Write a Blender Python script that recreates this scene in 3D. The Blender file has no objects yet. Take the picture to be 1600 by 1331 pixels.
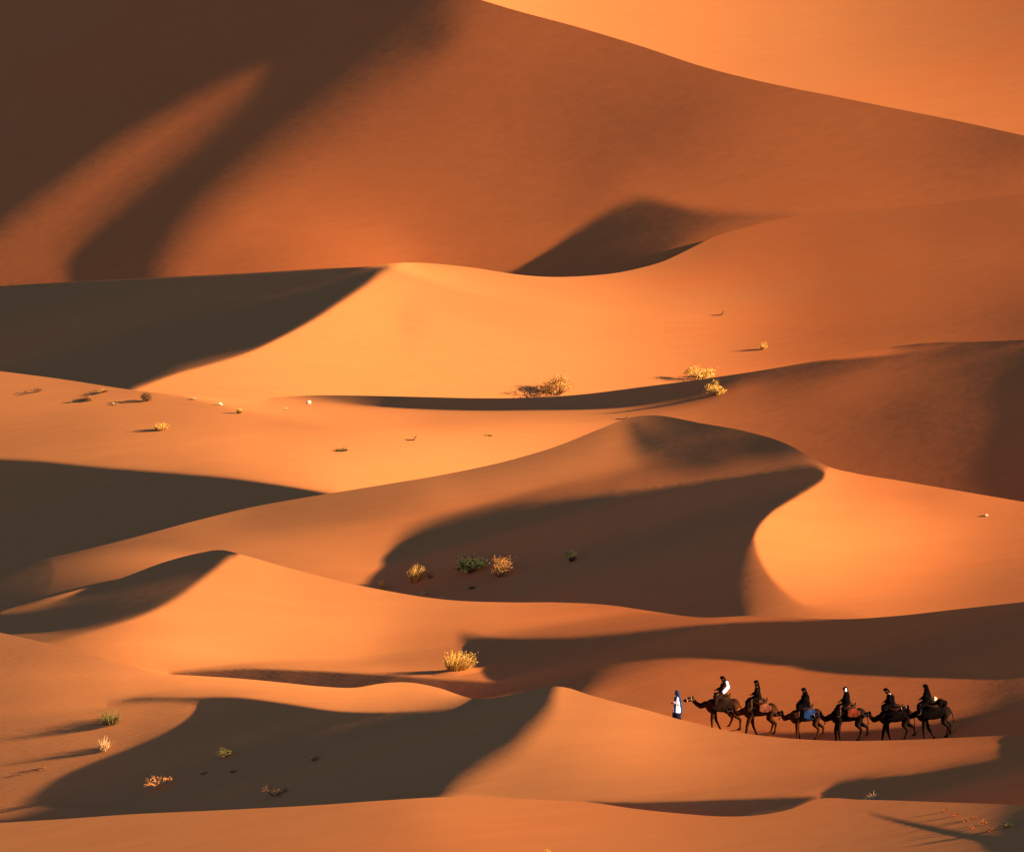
import bpy, bmesh, math, random
import numpy as np
from mathutils import Vector, Matrix
from mathutils.bvhtree import BVHTree

# ---------------------------------------------------------------- camera and sun
W, H = 1600.0, 1331.0            # frame the dune profiles were surveyed in
LENS = 200.0
F = W * LENS / 36.0
PITCH = math.radians(5.0)        # long lens, looking slightly down from a high dune
SUN_EL, SUN_AZ = math.radians(16.0), math.radians(15.0)
SUN = np.array([math.cos(SUN_EL) * math.cos(SUN_AZ), -math.cos(SUN_EL) * math.sin(SUN_AZ), math.sin(SUN_EL)])
XA, XB = -220.0, 1820.0          # how far the dunes run on to either side of the view

def rays(x, y):
    cx = (x - W / 2) / F
    cz = -(y - H / 2) / F
    cp, sp = math.cos(PITCH), math.sin(PITCH)
    return np.stack([cx, cp + cz * sp, -sp + cz * cp], -1)

# ---------------------------------------------------------------- dune survey
# crest line of each dune, front to back (x, y pairs)
CRESTS = [
 [-220,1296, 0,1285, 100,1279, 200,1272, 350,1265, 500,1257, 600,1250, 690,1245, 800,1247, 870,1250, 920,1253, 1000,1264, 1070,1271, 1130,1275, 1200,1271, 1240,1262, 1270,1250, 1350,1249, 1450,1252, 1600,1257, 1820,1262],
 [-220,955, -100,970, 0,988, 50,999, 100,1011, 150,1025, 200,1039, 255,1052, 300,1055, 350,1058, 400,1062, 450,1067, 500,1072, 555,1074, 600,1067, 640,1066, 680,1073, 742,1091, 790,1087, 830,1078, 860,1072, 885,1074, 920,1085, 960,1096, 1000,1106, 1060,1123, 1130,1140, 1200,1150, 1310,1157, 1400,1156, 1500,1152, 1560,1149, 1600,1147, 1820,1135],
 [-220,1010, -100,985, 0,955, 60,938, 120,922, 180,906, 260,877, 310,864, 345,859, 380,867, 440,884, 520,905, 600,922, 690,936, 800,941, 870,941, 950,945, 1020,955, 1090,964, 1180,962, 1260,966, 1320,967, 1400,962, 1500,951, 1600,940, 1820,915],
 [-220,945, -100,914, 0,889, 100,866, 200,842, 300,815, 400,791, 460,780, 520,770, 600,757, 700,740, 800,718, 870,697, 940,669, 985,652, 1010,649, 1100,662, 1170,675, 1230,694, 1265,713, 1290,727, 1340,740, 1400,750, 1500,767, 1600,784, 1820,815],
 [-220,555, -100,568, 0,580, 100,593, 205,609, 300,619, 350,622, 400,624, 440,620, 480,618, 550,618, 650,620, 740,622, 800,622, 900,617, 1000,605, 1100,592, 1200,577, 1300,559, 1400,541, 1450,536, 1520,534, 1600,531, 1820,520],
 [-220,462, -100,453, 0,447, 100,441, 200,436, 300,431, 400,426, 500,420, 580,416, 620,411, 660,411, 700,414, 750,420, 800,428, 840,432, 880,433, 920,431, 960,427, 1000,419, 1035,409, 1070,393, 1110,373, 1180,352, 1240,339, 1320,331, 1400,325, 1600,302, 1820,275],
 [-220,-300, 0,-215, 200,-150, 400,-95, 600,-43, 750,0, 800,15, 900,42, 1000,72, 1100,105, 1200,130, 1300,150, 1400,170, 1500,190, 1600,212, 1820,255],
 [-220,-420, 1820,-420],
]
BOTTOM = 1331 + 170
TILT = [2, 6, 6, 8, 8, 10, 20, 10]

# how much light each spot of the dune slopes catches (x, y, level)
LEVELS = [
 [50,1300,95, 300,1300,98, 600,1285,105, 700,1268,120, 800,1300,118, 900,1280,116, 1000,1300,112, 1200,1300,96, 1350,1262,86, 1350,1295,84, 1450,1268,80, 1530,1275,72, 1590,1285,50, 1300,1262,92, 1400,1315,78, 1500,1322,70, 1550,1328,62, 1600,1330,58,
  0,1400,95, 800,1400,112, 1600,1400,70, -220,1300,95, 1820,1300,85],
 [50,1015,98, 30,1030,95, 110,1030,108, 160,1038,122, 50,1052,108, 100,1060,118, 200,1070,130, 300,1062,142, 400,1075,142, 550,1090,150, 600,1085,150, 500,1100,145, 650,1095,145, 720,1089,150, 640,1070,135, 570,1078,135,
  100,1100,110, 60,1150,92, 200,1120,106, 280,1115,98, 150,1200,86, 50,1230,84, 20,1260,80, 10,1100,98, 10,1180,84, 250,1160,74, 180,1165,90, -220,1100,100, -220,1250,90,
  878,1076,138, 900,1090,122, 950,1105,128, 950,1140,130, 1000,1150,133, 1050,1135,128, 900,1180,120, 850,1200,108, 800,1230,104, 900,1230,108, 1000,1220,115, 1100,1180,116, 1100,1148,116, 1150,1230,100, 1200,1165,106, 1200,1190,100, 1300,1175,94, 1250,1210,92, 1400,1170,84, 1500,1162,74, 1560,1160,66, 1820,1150,120],
 [355,867,150, 372,872,150, 370,885,140, 450,895,140, 420,892,150, 500,915,140, 350,950,146, 300,1000,160, 380,1010,156, 200,1000,138, 100,988,105, 150,995,122, 500,950,140, 550,1000,146, 600,950,134, 650,960,125, 800,960,116, 900,970,110, 700,985,115, 620,1040,118, 500,1030,146, 400,1035,150, 300,1035,148, 1000,965,100, 1100,970,92, 1200,966,88, 1300,966,84, 760,960,118,
  1050,1060,92, 1000,1070,82, 1000,1100,88, 1150,1040,92, 1150,1080,94, 1100,1120,94, 1250,1060,92, 1250,1100,86, 1250,1130,84, 1400,1060,80, 1400,1100,76, 1500,1070,72, 1500,1100,68, 1590,1070,58, 1590,1090,56,
  -100,900,46, 0,975,48, -220,1000,60, 1820,1000,110, 1820,1150,110],
 [700,760,114, 800,740,108, 880,722,110, 940,700,112, 965,680,106, 980,666,98, 1012,662,62, 900,750,103, 1000,740,80, 970,735,98, 650,790,110, 600,830,112, 550,880,124, 580,905,126, 500,830,108, 480,880,120, 400,850,112, 400,812,88, 450,792,84, 560,772,84, 600,775,100, 300,832,104, 350,822,104, 220,852,82, 350,845,100, 200,868,70, 280,855,86, 100,885,56, 50,930,54, 0,915,48, 60,940,54, 620,765,84, 720,742,90, 800,725,86, 870,705,84, 930,683,84, 1060,668,58, 1100,690,56, 1100,720,57, 1200,695,57, 1200,715,56, 1250,715,64, 1270,726,76, 1150,678,60,
  1300,760,152, 1250,800,164, 1220,850,166, 1300,900,156, 1300,830,160, 1400,820,150, 1500,850,127, 1400,930,130, 1550,900,106, 1590,930,92, 1590,820,112, 1500,790,124, 1590,795,112, 1450,768,114, 1340,748,130, 1240,905,150, 1300,945,124, 1500,930,112, 1350,955,112, 1205,915,92, 1215,940,96, 1190,890,80, 1190,930,80, 1290,740,145,
  -220,930,60, 1820,900,110],
 [50,595,118, 20,620,112, 20,680,110, 10,700,104, 100,610,112, 200,625,112, 200,650,124, 300,640,124, 300,690,130, 400,650,138, 350,630,128, 420,630,120, 500,640,128, 500,720,152, 600,660,143, 560,640,128, 700,690,156, 600,740,160, 520,755,160, 450,740,146, 150,710,112, 300,725,122, 700,720,160, 800,690,152, 800,660,142, 900,655,136, 950,648,130, 850,680,148, 700,655,136,
  1050,650,116, 1020,642,110, 1100,645,100, 1150,620,92, 1165,612,94, 1180,640,82, 1200,600,76, 1230,580,74, 1300,572,78, 1380,560,74, 1340,580,80, 1250,650,75, 1300,700,70, 1180,665,84, 1400,640,62, 1450,600,64, 1420,560,68, 1470,545,62, 1400,700,65, 1500,720,60, 1540,680,59, 1560,650,57, 1500,640,62,
  1540,560,58, 1590,560,55, 1600,610,53, 1600,680,52, 1600,740,52, 1560,740,55, -220,640,112],
 [1400,320,84, 1600,300,78, 1590,350,76, 1500,370,78, 1250,375,92, 1150,390,100, 1120,380,92, 640,428,152, 600,460,164, 700,428,146, 650,480,158, 560,500,164, 500,560,162, 400,590,156, 300,600,150, 600,580,160, 750,480,152, 800,560,156, 700,560,158, 800,440,138, 880,445,134, 960,440,128, 900,500,150, 900,590,152, 1000,450,125, 1000,550,140, 1050,415,110, 1100,430,110, 1100,500,128, 1200,420,98, 1200,480,108, 1200,560,112, 1300,400,85, 1300,500,88, 1400,450,84, 1450,520,80, 1550,400,82, 1550,500,72, 1600,515,64, 1590,450,72, 1400,390,86, 1350,540,88, 1820,300,95, 1820,500,95],
 [680, 58, 56, 720, 20, 69, 740, 60, 75, 340, 390, 89, 400, 345, 97, 440, 345, 98, 450, 280, 85, 500, 385, 108, 500, 320, 97, 560, 400, 114, 590, 408, 116, 540, 360, 109, 620, 400, 118, 450, 400, 100, 400, 420, 87, 350, 425, 79, 550, 230, 78, 650, 150, 72, 600, 300, 89, 700, 100, 72, 750, 200, 79, 650, 300, 89, 650, 370, 101, 750, 300, 83, 700, 380, 93, 760, 400, 89, 780, 418, 85, 780, 60, 77, 820, 100, 77, 850, 40, 79, 900, 150, 72, 1000, 150, 72, 1060, 160, 69, 1090, 150, 70, 1000, 220, 69, 950, 280, 71, 900, 335, 76, 850, 300, 81, 850, 370, 85, 1100, 120, 73, 1200, 200, 81, 1120, 230, 76, 1200, 150, 77, 1300, 180, 82, 1400, 220, 80, 1400, 185, 81, 1550, 225, 69, 1200, 280, 85, 1000, 295, 85, 1100, 295, 85, 1060, 260, 75, 1400, 320, 89, 1300, 280, 87, 1500, 280, 77, 1600, 300, 83, 1590, 230, 67, 1820, 300, 100, 100, 300, 81, 250, 200, 77, 450, 80, 73, 0, 440, 83, 200, 430, 83, 300, 440, 85, 0, 0, 71, 300, 20, 71, 600, 10, 71, -220, 300, 77, 700, -60, 71, 300, -150, 71],
 [760,2,165, 900,20,150, 1050,60,140, 1200,100,130, 1100,20,138, 1400,60,115, 1600,20,100, 1600,195,118, 1400,150,124, 1300,20,124, 1500,120,116, 800,-100,150, 1600,-200,110, 1600,-400,110, 0,-200,130, -220,-400,110, 1820,100,110],
]

# slip faces, hollows, lee sides, plus lit and shadow bands put into the slope shape: (closed outline of x, y, edge width) then levels inside
FACES = [
 [([1357,1270,3, 1400,1279,3, 1450,1289,3, 1500,1299,3, 1550,1306,4, 1620,1310,4, 1720,1310,8, 1700,1345,4, 1600,1324,3, 1550,1314,3, 1500,1307,3, 1440,1294,3, 1400,1284,3], [1500, 1300, 46, 1600, 1315, 30])],
 [([170,1100,8, 200,1092,2, 230,1089,2, 260,1089,2, 310,1089,2, 350,1088,2, 385,1090,2, 450,1099,2, 525,1110,2, 600,1111,2, 675,1103,2, 742,1091,2, 742,1091,2, 770,1080,3, 830,1060,3, 870,1060,8, 866,1085,14, 858,1110,20, 832,1140,24, 800,1172,26, 750,1204,26, 705,1240,22, 690,1290,20, 690,1320,10, 200,1330,10, -60,1330,10, -60,1290,10, 20,1275,14, 62,1260,26, 108,1240,30, 136,1216,30, 170,1195,28, 224,1170,24, 278,1144,20, 304,1120,16, 309,1101,14, 290,1097,8, 250,1096,6], [330, 1105, 50, 400, 1110, 50, 500, 1125, 50, 700, 1112, 48, 800, 1100, 44, 780, 1140, 46, 300, 1170, 48, 400, 1180, 38, 500, 1170, 46, 600, 1180, 42, 700, 1200, 44, 300, 1240, 40, 100, 1262, 42, 500, 1240, 34, 650, 1230, 46]),
  ([60,1263,3, 90,1259,3, 130,1257,3, 200,1260,3, 245,1269,3, 190,1265,3, 130,1261,3], [130, 1260, 84]),
  ([1566,1146,26, 1570,1166,22, 1550,1181,12, 1500,1192,6, 1425,1207,5, 1350,1215,5, 1310,1222,6, 1290,1234,6, 1283,1243,6, 1298,1250,6, 1300,1290,6, 1680,1290,20, 1720,1200,20, 1680,1110,20, 1600,1125,16], [1330, 1235, 50, 1450, 1225, 38, 1600, 1200, 20, 1600, 1250, 18]),
  ([918,1253,3, 960,1253,3, 1000,1253,3, 1100,1250,3, 1180,1247,4, 1230,1245,5, 1275,1244,5, 1265,1252,6, 1240,1266,5, 1220,1300,5, 1000,1300,5, 960,1263,3], [1100, 1260, 50])],
 [([345,857,3, 345,857,3, 300,850,3, 180,890,3, 0,935,3, -140,970,8, -140,985,8, 0,987,4, 50,989,3, 100,987,4, 165,977,5, 225,960,5, 275,935,6, 310,910,6, 338,888,6, 358,872,6, 372,866,4, 366,861,3], [300, 890, 50, 100, 960, 40, 330, 875, 50]),
  ([90,931,3, 130,917,3, 178,906,3, 178,906,3, 150,921,3, 110,934,3, 60,948,3, 0,960,3, 0,956,3, 50,943,3], [100, 930, 104]),
  ([722,994,16, 760,995,6, 800,997,5, 850,996,4, 900,993,4, 950,988,4, 1000,983,4, 1070,976,4, 1140,972,3, 1180,971,3, 1300,968,3, 1400,958,3, 1500,945,3, 1700,915,20, 1740,1000,20, 1700,1062,6, 1600,1056,3, 1500,1051,3, 1400,1042,4, 1300,1032,4, 1225,1026,5, 1150,1023,8, 1100,1024,12, 1050,1029,16, 1000,1039,20, 965,1050,24, 930,1072,24, 905,1100,24, 880,1130,24, 740,1130,8, 730,1095,3, 600,1085,3, 450,1085,3, 300,1062,2, 262,1053,2, 300,1048,3, 350,1045,3, 390,1043,3, 450,1045,3, 500,1047,3, 560,1051,3, 640,1057,3, 700,1062,3, 772,1064,4, 760,1052,8, 742,1035,12, 728,1012,16], [500, 1056, 50, 700, 1075, 50, 780, 1020, 50, 850, 1050, 50, 900, 1030, 50, 1000, 1010, 50, 1200, 1000, 46, 1400, 1000, 38, 1550, 1000, 26, 1600, 1040, 24]),
  ([1700,1060,6, 1640,1085,4, 1600,1097,4, 1550,1109,3, 1500,1121,3, 1450,1131,3, 1350,1141,3, 1225,1145,4, 1140,1152,5, 1140,1230,5, 1700,1230,10], [1300, 1150, 50, 1500, 1140, 44, 1600, 1120, 34])],
 [([604,925,16, 606,890,20, 610,868,20, 622,843,19, 642,826,17, 681,810,14, 740,796,9, 800,785,7, 900,772,6, 1000,761,6, 1100,746,8, 1180,735,12, 1235,727,12, 1272,728,7, 1290,738,3, 1290,738,3, 1286,749,2, 1266,763,2, 1236,781,2, 1206,800,2, 1186,822,2, 1178,840,3, 1178,842,6, 1172,870,18, 1165,900,24, 1165,930,24, 1170,960,20, 1170,1010,10, 600,1010,10, 590,950,8], [650, 870, 50, 700, 830, 50, 900, 830, 50, 1100, 780, 50, 900, 920, 44, 1100, 850, 50, 1240, 760, 50, 1120, 920, 50]),
  ([1290,734,3, 1290,739,3, 1287,750,2, 1267,764,2, 1237,782,2, 1207,801,2, 1187,823,2, 1179,840,3, 1179,842,3, 1185,866,4, 1200,895,5, 1224,921,6, 1258,944,7, 1330,957,10, 1420,990,10, 1700,1000,10, 1740,760,10, 1600,740,10, 1420,720,8, 1330,715,5],
   [1290,748,150, 1250,800,164, 1215,830,166, 1220,860,166, 1300,900,156, 1300,830,161, 1400,820,150, 1500,850,128, 1400,930,128, 1550,900,106, 1590,930,92, 1590,820,112, 1500,795,124, 1450,772,116, 1340,750,130, 1240,900,154, 1300,945,128, 1500,930,110]),
  ([985,662,26, 1005,664,26, 1050,672,30, 1110,685,30, 1160,700,30, 1090,724,30, 1015,718,26, 990,695,24], [1030, 695, 57, 1100, 695, 58])],
 [([420,623,2, 440,612,3, 480,610,3, 800,610,3, 1000,590,3, 1200,565,4, 1400,530,4, 1440,538,14, 1380,556,22, 1300,576,24, 1220,590,20, 1170,598,16, 1130,612,14, 1080,626,12, 1020,634,8, 950,639,5, 850,642,4, 750,643,3, 650,640,3, 550,634,2, 480,628,2, 450,625,2], [480, 622, 80, 600, 628, 54, 800, 632, 50, 1000, 615, 50, 1150, 592, 50, 1300, 565, 50]),
  ([-300,690,5, -100,711,3, 0,717,3, 60,720,3, 150,729,3, 250,737,3, 350,745,3, 430,756,2, 480,764,2, 522,771,2, 522,771,2, 540,800,5, 400,900,10, 0,1000,10, -300,1000,10], [50, 780, 48, 250, 780, 50, 480, 772, 50, 50, 860, 40])],
 [([-300,470,3, -100,453,3, 0,447,2, 100,441,2, 200,436,2, 300,431,2, 400,426,2, 500,420,2, 580,416,2, 605,413,3, 628,409,8, 628,409,8, 600,424,9, 575,444,6, 530,474,4, 490,500,3, 440,527,2, 390,550,2, 325,570,2, 280,582,2, 203,610,2, 203,610,2, 205,680,4, -300,680,4], [50, 500, 40, 300, 500, 50, 520, 440, 50, 100, 580, 42]),
  ([628,484,16, 645,470,22, 672,490,26, 668,530,26, 640,545,26, 624,510,18], [645, 505, 154])],
 [([252, 455, 51, 262, 420, 57.8, 290, 372, 61.2, 335, 322, 64.6, 395, 268, 71.4, 455, 222, 78.2, 520, 170, 85, 580, 112, 85, 640, 52, 81.6, 690, 0, 74.8, 730, -70, 68, 740, -200, 68, 0, -330, 68, -280, -330, 68, -280, 470, 51, 100, 480, 34],
   [120,430,48, 250,300,49, 400,150,47, 100,100,20, 0,250,30, 300,50,20, 550,40,44, 500,110,47]),
  ([-70, 470, 40.5, -60, 400, 44.55, 0, 352, 44.55, 90, 286, 44.55, 190, 214, 44.55, 300, 150, 44.55, 400, 96, 44.55, 478, 40, 48.6, 506, 44, 44.55, 470, 92, 48.6, 400, 150, 56.7, 310, 222, 60.75, 220, 296, 64.8, 160, 352, 64.8, 125, 400, 68.85, 110, 470, 60.75],
   [20,400,70, 100,330,70, 200,255,70, 300,185,69, 400,120,66, 460,78,62, 490,50,58]),
  ([788,427,4, 788,427,4, 815,418,6, 840,403,8, 870,383,8, 900,361,10, 950,330,12, 1000,311,14, 1040,316,12, 1085,327,12, 1150,332,12, 1230,335,14, 1240,340,16, 1180,352,26, 1110,370,32, 1070,390,30, 1035,412,16, 1000,419,3, 960,427,2, 920,431,2, 880,433,2, 840,432,2],
   [840,415,52, 900,400,54, 970,380,55, 1050,345,58, 1100,345,62, 1150,338,68, 1230,338,74])],
 [],
]

# ---------------------------------------------------------------- dune surface solver
def hermite(pts, x):
    p = np.array(pts, float).reshape(-1, 2)
    X, Y = p[:, 0], p[:, 1]
    h = np.diff(X); s = np.diff(Y) / h
    m = np.empty(len(X)); m[0], m[-1] = s[0], s[-1]
    m[1:-1] = (s[:-1] * h[1:] + s[1:] * h[:-1]) / (h[:-1] + h[1:])
    i = np.clip(np.searchsorted(X, x) - 1, 0, len(h) - 1)
    t = (x - X[i]) / h[i]
    return ((2*t**3 - 3*t**2 + 1) * Y[i] + (t**3 - 2*t**2 + t) * h[i] * m[i]
            + (-2*t**3 + 3*t**2) * Y[i + 1] + (t**3 - t**2) * h[i] * m[i + 1])

def spread(pts, x, y):
    p = np.array(pts, float).reshape(-1, 3)
    xs, ys, g = p[:, 0], p[:, 1] * 1.4, p[:, 2]
    ker = lambda r2: np.sqrt(r2 + 900.0)
    K = ker((xs[:, None] - xs) ** 2 + (ys[:, None] - ys) ** 2)
    n = len(p)
    A = np.zeros((n + 1, n + 1)); A[:n, :n] = K - np.eye(n) * 12.0; A[:n, n] = 1; A[n, :n] = 1
    c = np.linalg.solve(A, np.append(g, 0))
    out = np.full(x.shape, c[n], np.float32)
    for i in range(n):
        out += np.float32(c[i]) * ker((x - np.float32(xs[i])) ** 2 + (y * np.float32(1.4) - np.float32(ys[i])) ** 2)
    return np.clip(out, g.min() - 4, g.max() + 4)

def outline(pts, n=5):
    p = np.array(pts, float).reshape(-1, 3)
    q = []
    k = len(p)
    for i in range(k):
        a, b, c, d = p[i - 1], p[i], p[(i + 1) % k], p[(i + 2) % k]
        if np.allclose(b, c):
            continue
        t1 = np.zeros(3) if np.allclose(a, b) else (c - a) * 0.5 * min(1, np.hypot(*(c - b)[:2]) / max(np.hypot(*(c - a)[:2]) * 0.5, 1e-6))
        t2 = np.zeros(3) if np.allclose(c, d) else (d - b) * 0.5 * min(1, np.hypot(*(c - b)[:2]) / max(np.hypot(*(d - b)[:2]) * 0.5, 1e-6))
        for j in range(n):
            t = j / n
            q.append((2*t**3 - 3*t**2 + 1) * b + (t**3 - 2*t**2 + t) * t1 + (3*t**2 - 2*t**3) * c + (t**3 - t**2) * t2)
    return np.array(q, np.float32)

def face_weight(pts, x, y):
    q = outline(pts)
    sh = x.shape
    ok = (x > q[:, 0].min() - 60) & (x < q[:, 0].max() + 60) & (y > q[:, 1].min() - 60) & (y < q[:, 1].max() + 60)
    out = np.zeros(sh, np.float32)
    X, Y = x[ok], y[ok]
    if X.size == 0:
        return out
    best = np.full(X.shape, 1e9, np.float32); soft = np.ones_like(best); ins = np.zeros(X.shape, bool)
    for i in range(len(q)):
        ax, ay, aw = q[i]; bx, by, bw = q[(i + 1) % len(q)]
        dx, dy = bx - ax, by - ay
        l2 = max(dx * dx + dy * dy, 1e-9)
        t = np.clip(((X - ax) * dx + (Y - ay) * dy) / l2, 0, 1)
        d2 = (X - ax - t * dx) ** 2 + (Y - ay - t * dy) ** 2
        m = d2 < best
        best[m] = d2[m]; soft[m] = (aw + t * (bw - aw))[m]
        if abs(dy) > 1e-9:
            c = ((ay > Y) != (by > Y)) & (X < dx * (Y - ay) / dy + ax)
            ins ^= c
    sd = np.sqrt(best) * np.where(ins, 1, -1)
    t = np.clip(sd / np.maximum(soft, 1.5) * 0.5 + 0.5, 0, 1)
    out[ok] = t * t * (3 - 2 * t)
    return out

def to_slope(g):
    g = np.asarray(g, float)
    return np.interp(g, [-40, 40, 52, 60, 66, 72, 80, 90, 100, 110, 120, 131, 140, 150, 165, 180],
                     [-.05, -.028, -.012, .022, .052, .074, .095, .118, .140, .172, .213, .27, .322, .376, .477, .57])

def crest(k, x):
    w = sum(a * np.sin(x * f + p + k * 1.7) for a, f, p in ((.6, .018, .3), (.35, .043, 1.9)))
    return hermite(CRESTS[k], x) + w

def target(k, x, y):
    x = x.astype(np.float32); y = y.astype(np.float32)
    f = to_slope(spread(LEVELS[k], x, y))
    for pts, lev in FACES[k]:
        w = face_weight(pts, x, y)
        m = w > 0
        if m.any():
            v = to_slope(spread(lev, x[m], y[m]))
            f[m] = f[m] * (1 - w[m]) + v * w[m]
    flat = math.sin(SUN_EL)
    e = np.clip((-40 - x) / 150, 0, 1)
    f = f * (1 - e) + flat * e
    e = np.clip((x - 1612) / 110, 0, 1)           # unseen ground at right shaped to fall away, keeping its shadow out of view
    return f * (1 - e) + 0.40 * e

def blend(a, sh):                      # bilinear resample of a grid
    r = np.linspace(0, a.shape[0] - 1, sh[0]); c = np.linspace(0, a.shape[1] - 1, sh[1])
    r0 = np.clip(r.astype(int), 0, a.shape[0] - 2); c0 = np.clip(c.astype(int), 0, a.shape[1] - 2)
    fr = (r - r0)[:, None]; fc = (c - c0)[None]
    A = a[r0]; B = a[r0 + 1]
    M = A * (1 - fr) + B * fr
    return M[:, c0] * (1 - fc) + M[:, c0 + 1] * fc

def lbfgs(fun, x, iters, m=12):
    S, Yl = [], []
    fx, g = fun(x)
    for it in range(iters):
        q = g.copy(); al = []
        for s, yv, rho in reversed(S):
            a = rho * np.vdot(s, q); al.append(a); q -= a * yv
        if S:
            s, yv, rho = S[-1]
            q *= 1.0 / (rho * np.vdot(yv, yv))
        else:
            q *= 1e-4 / (np.abs(q).max() + 1e-30)
        for (s, yv, rho), a in zip(S, reversed(al)):
            q += (a - rho * np.vdot(yv, q)) * s
        gd = -np.vdot(g, q)
        if gd >= 0:
            S = []; q = g * (1e-5 / (np.abs(g).max() + 1e-30)); gd = -np.vdot(g, q)
        t = 1.0
        for _ in range(12):
            xn = x - t * q
            fn, gn = fun(xn)
            if fn <= fx + 1e-4 * t * gd:
                break
            t *= 0.4
        else:
            break
        s, yv = xn - x, gn - g
        sy = np.vdot(s, yv)
        if sy > 1e-20:
            S.append((s, yv, 1 / sy)); S = S[-m:]
        x, fx, g = xn, fn, gn
    return x, fx

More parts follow.
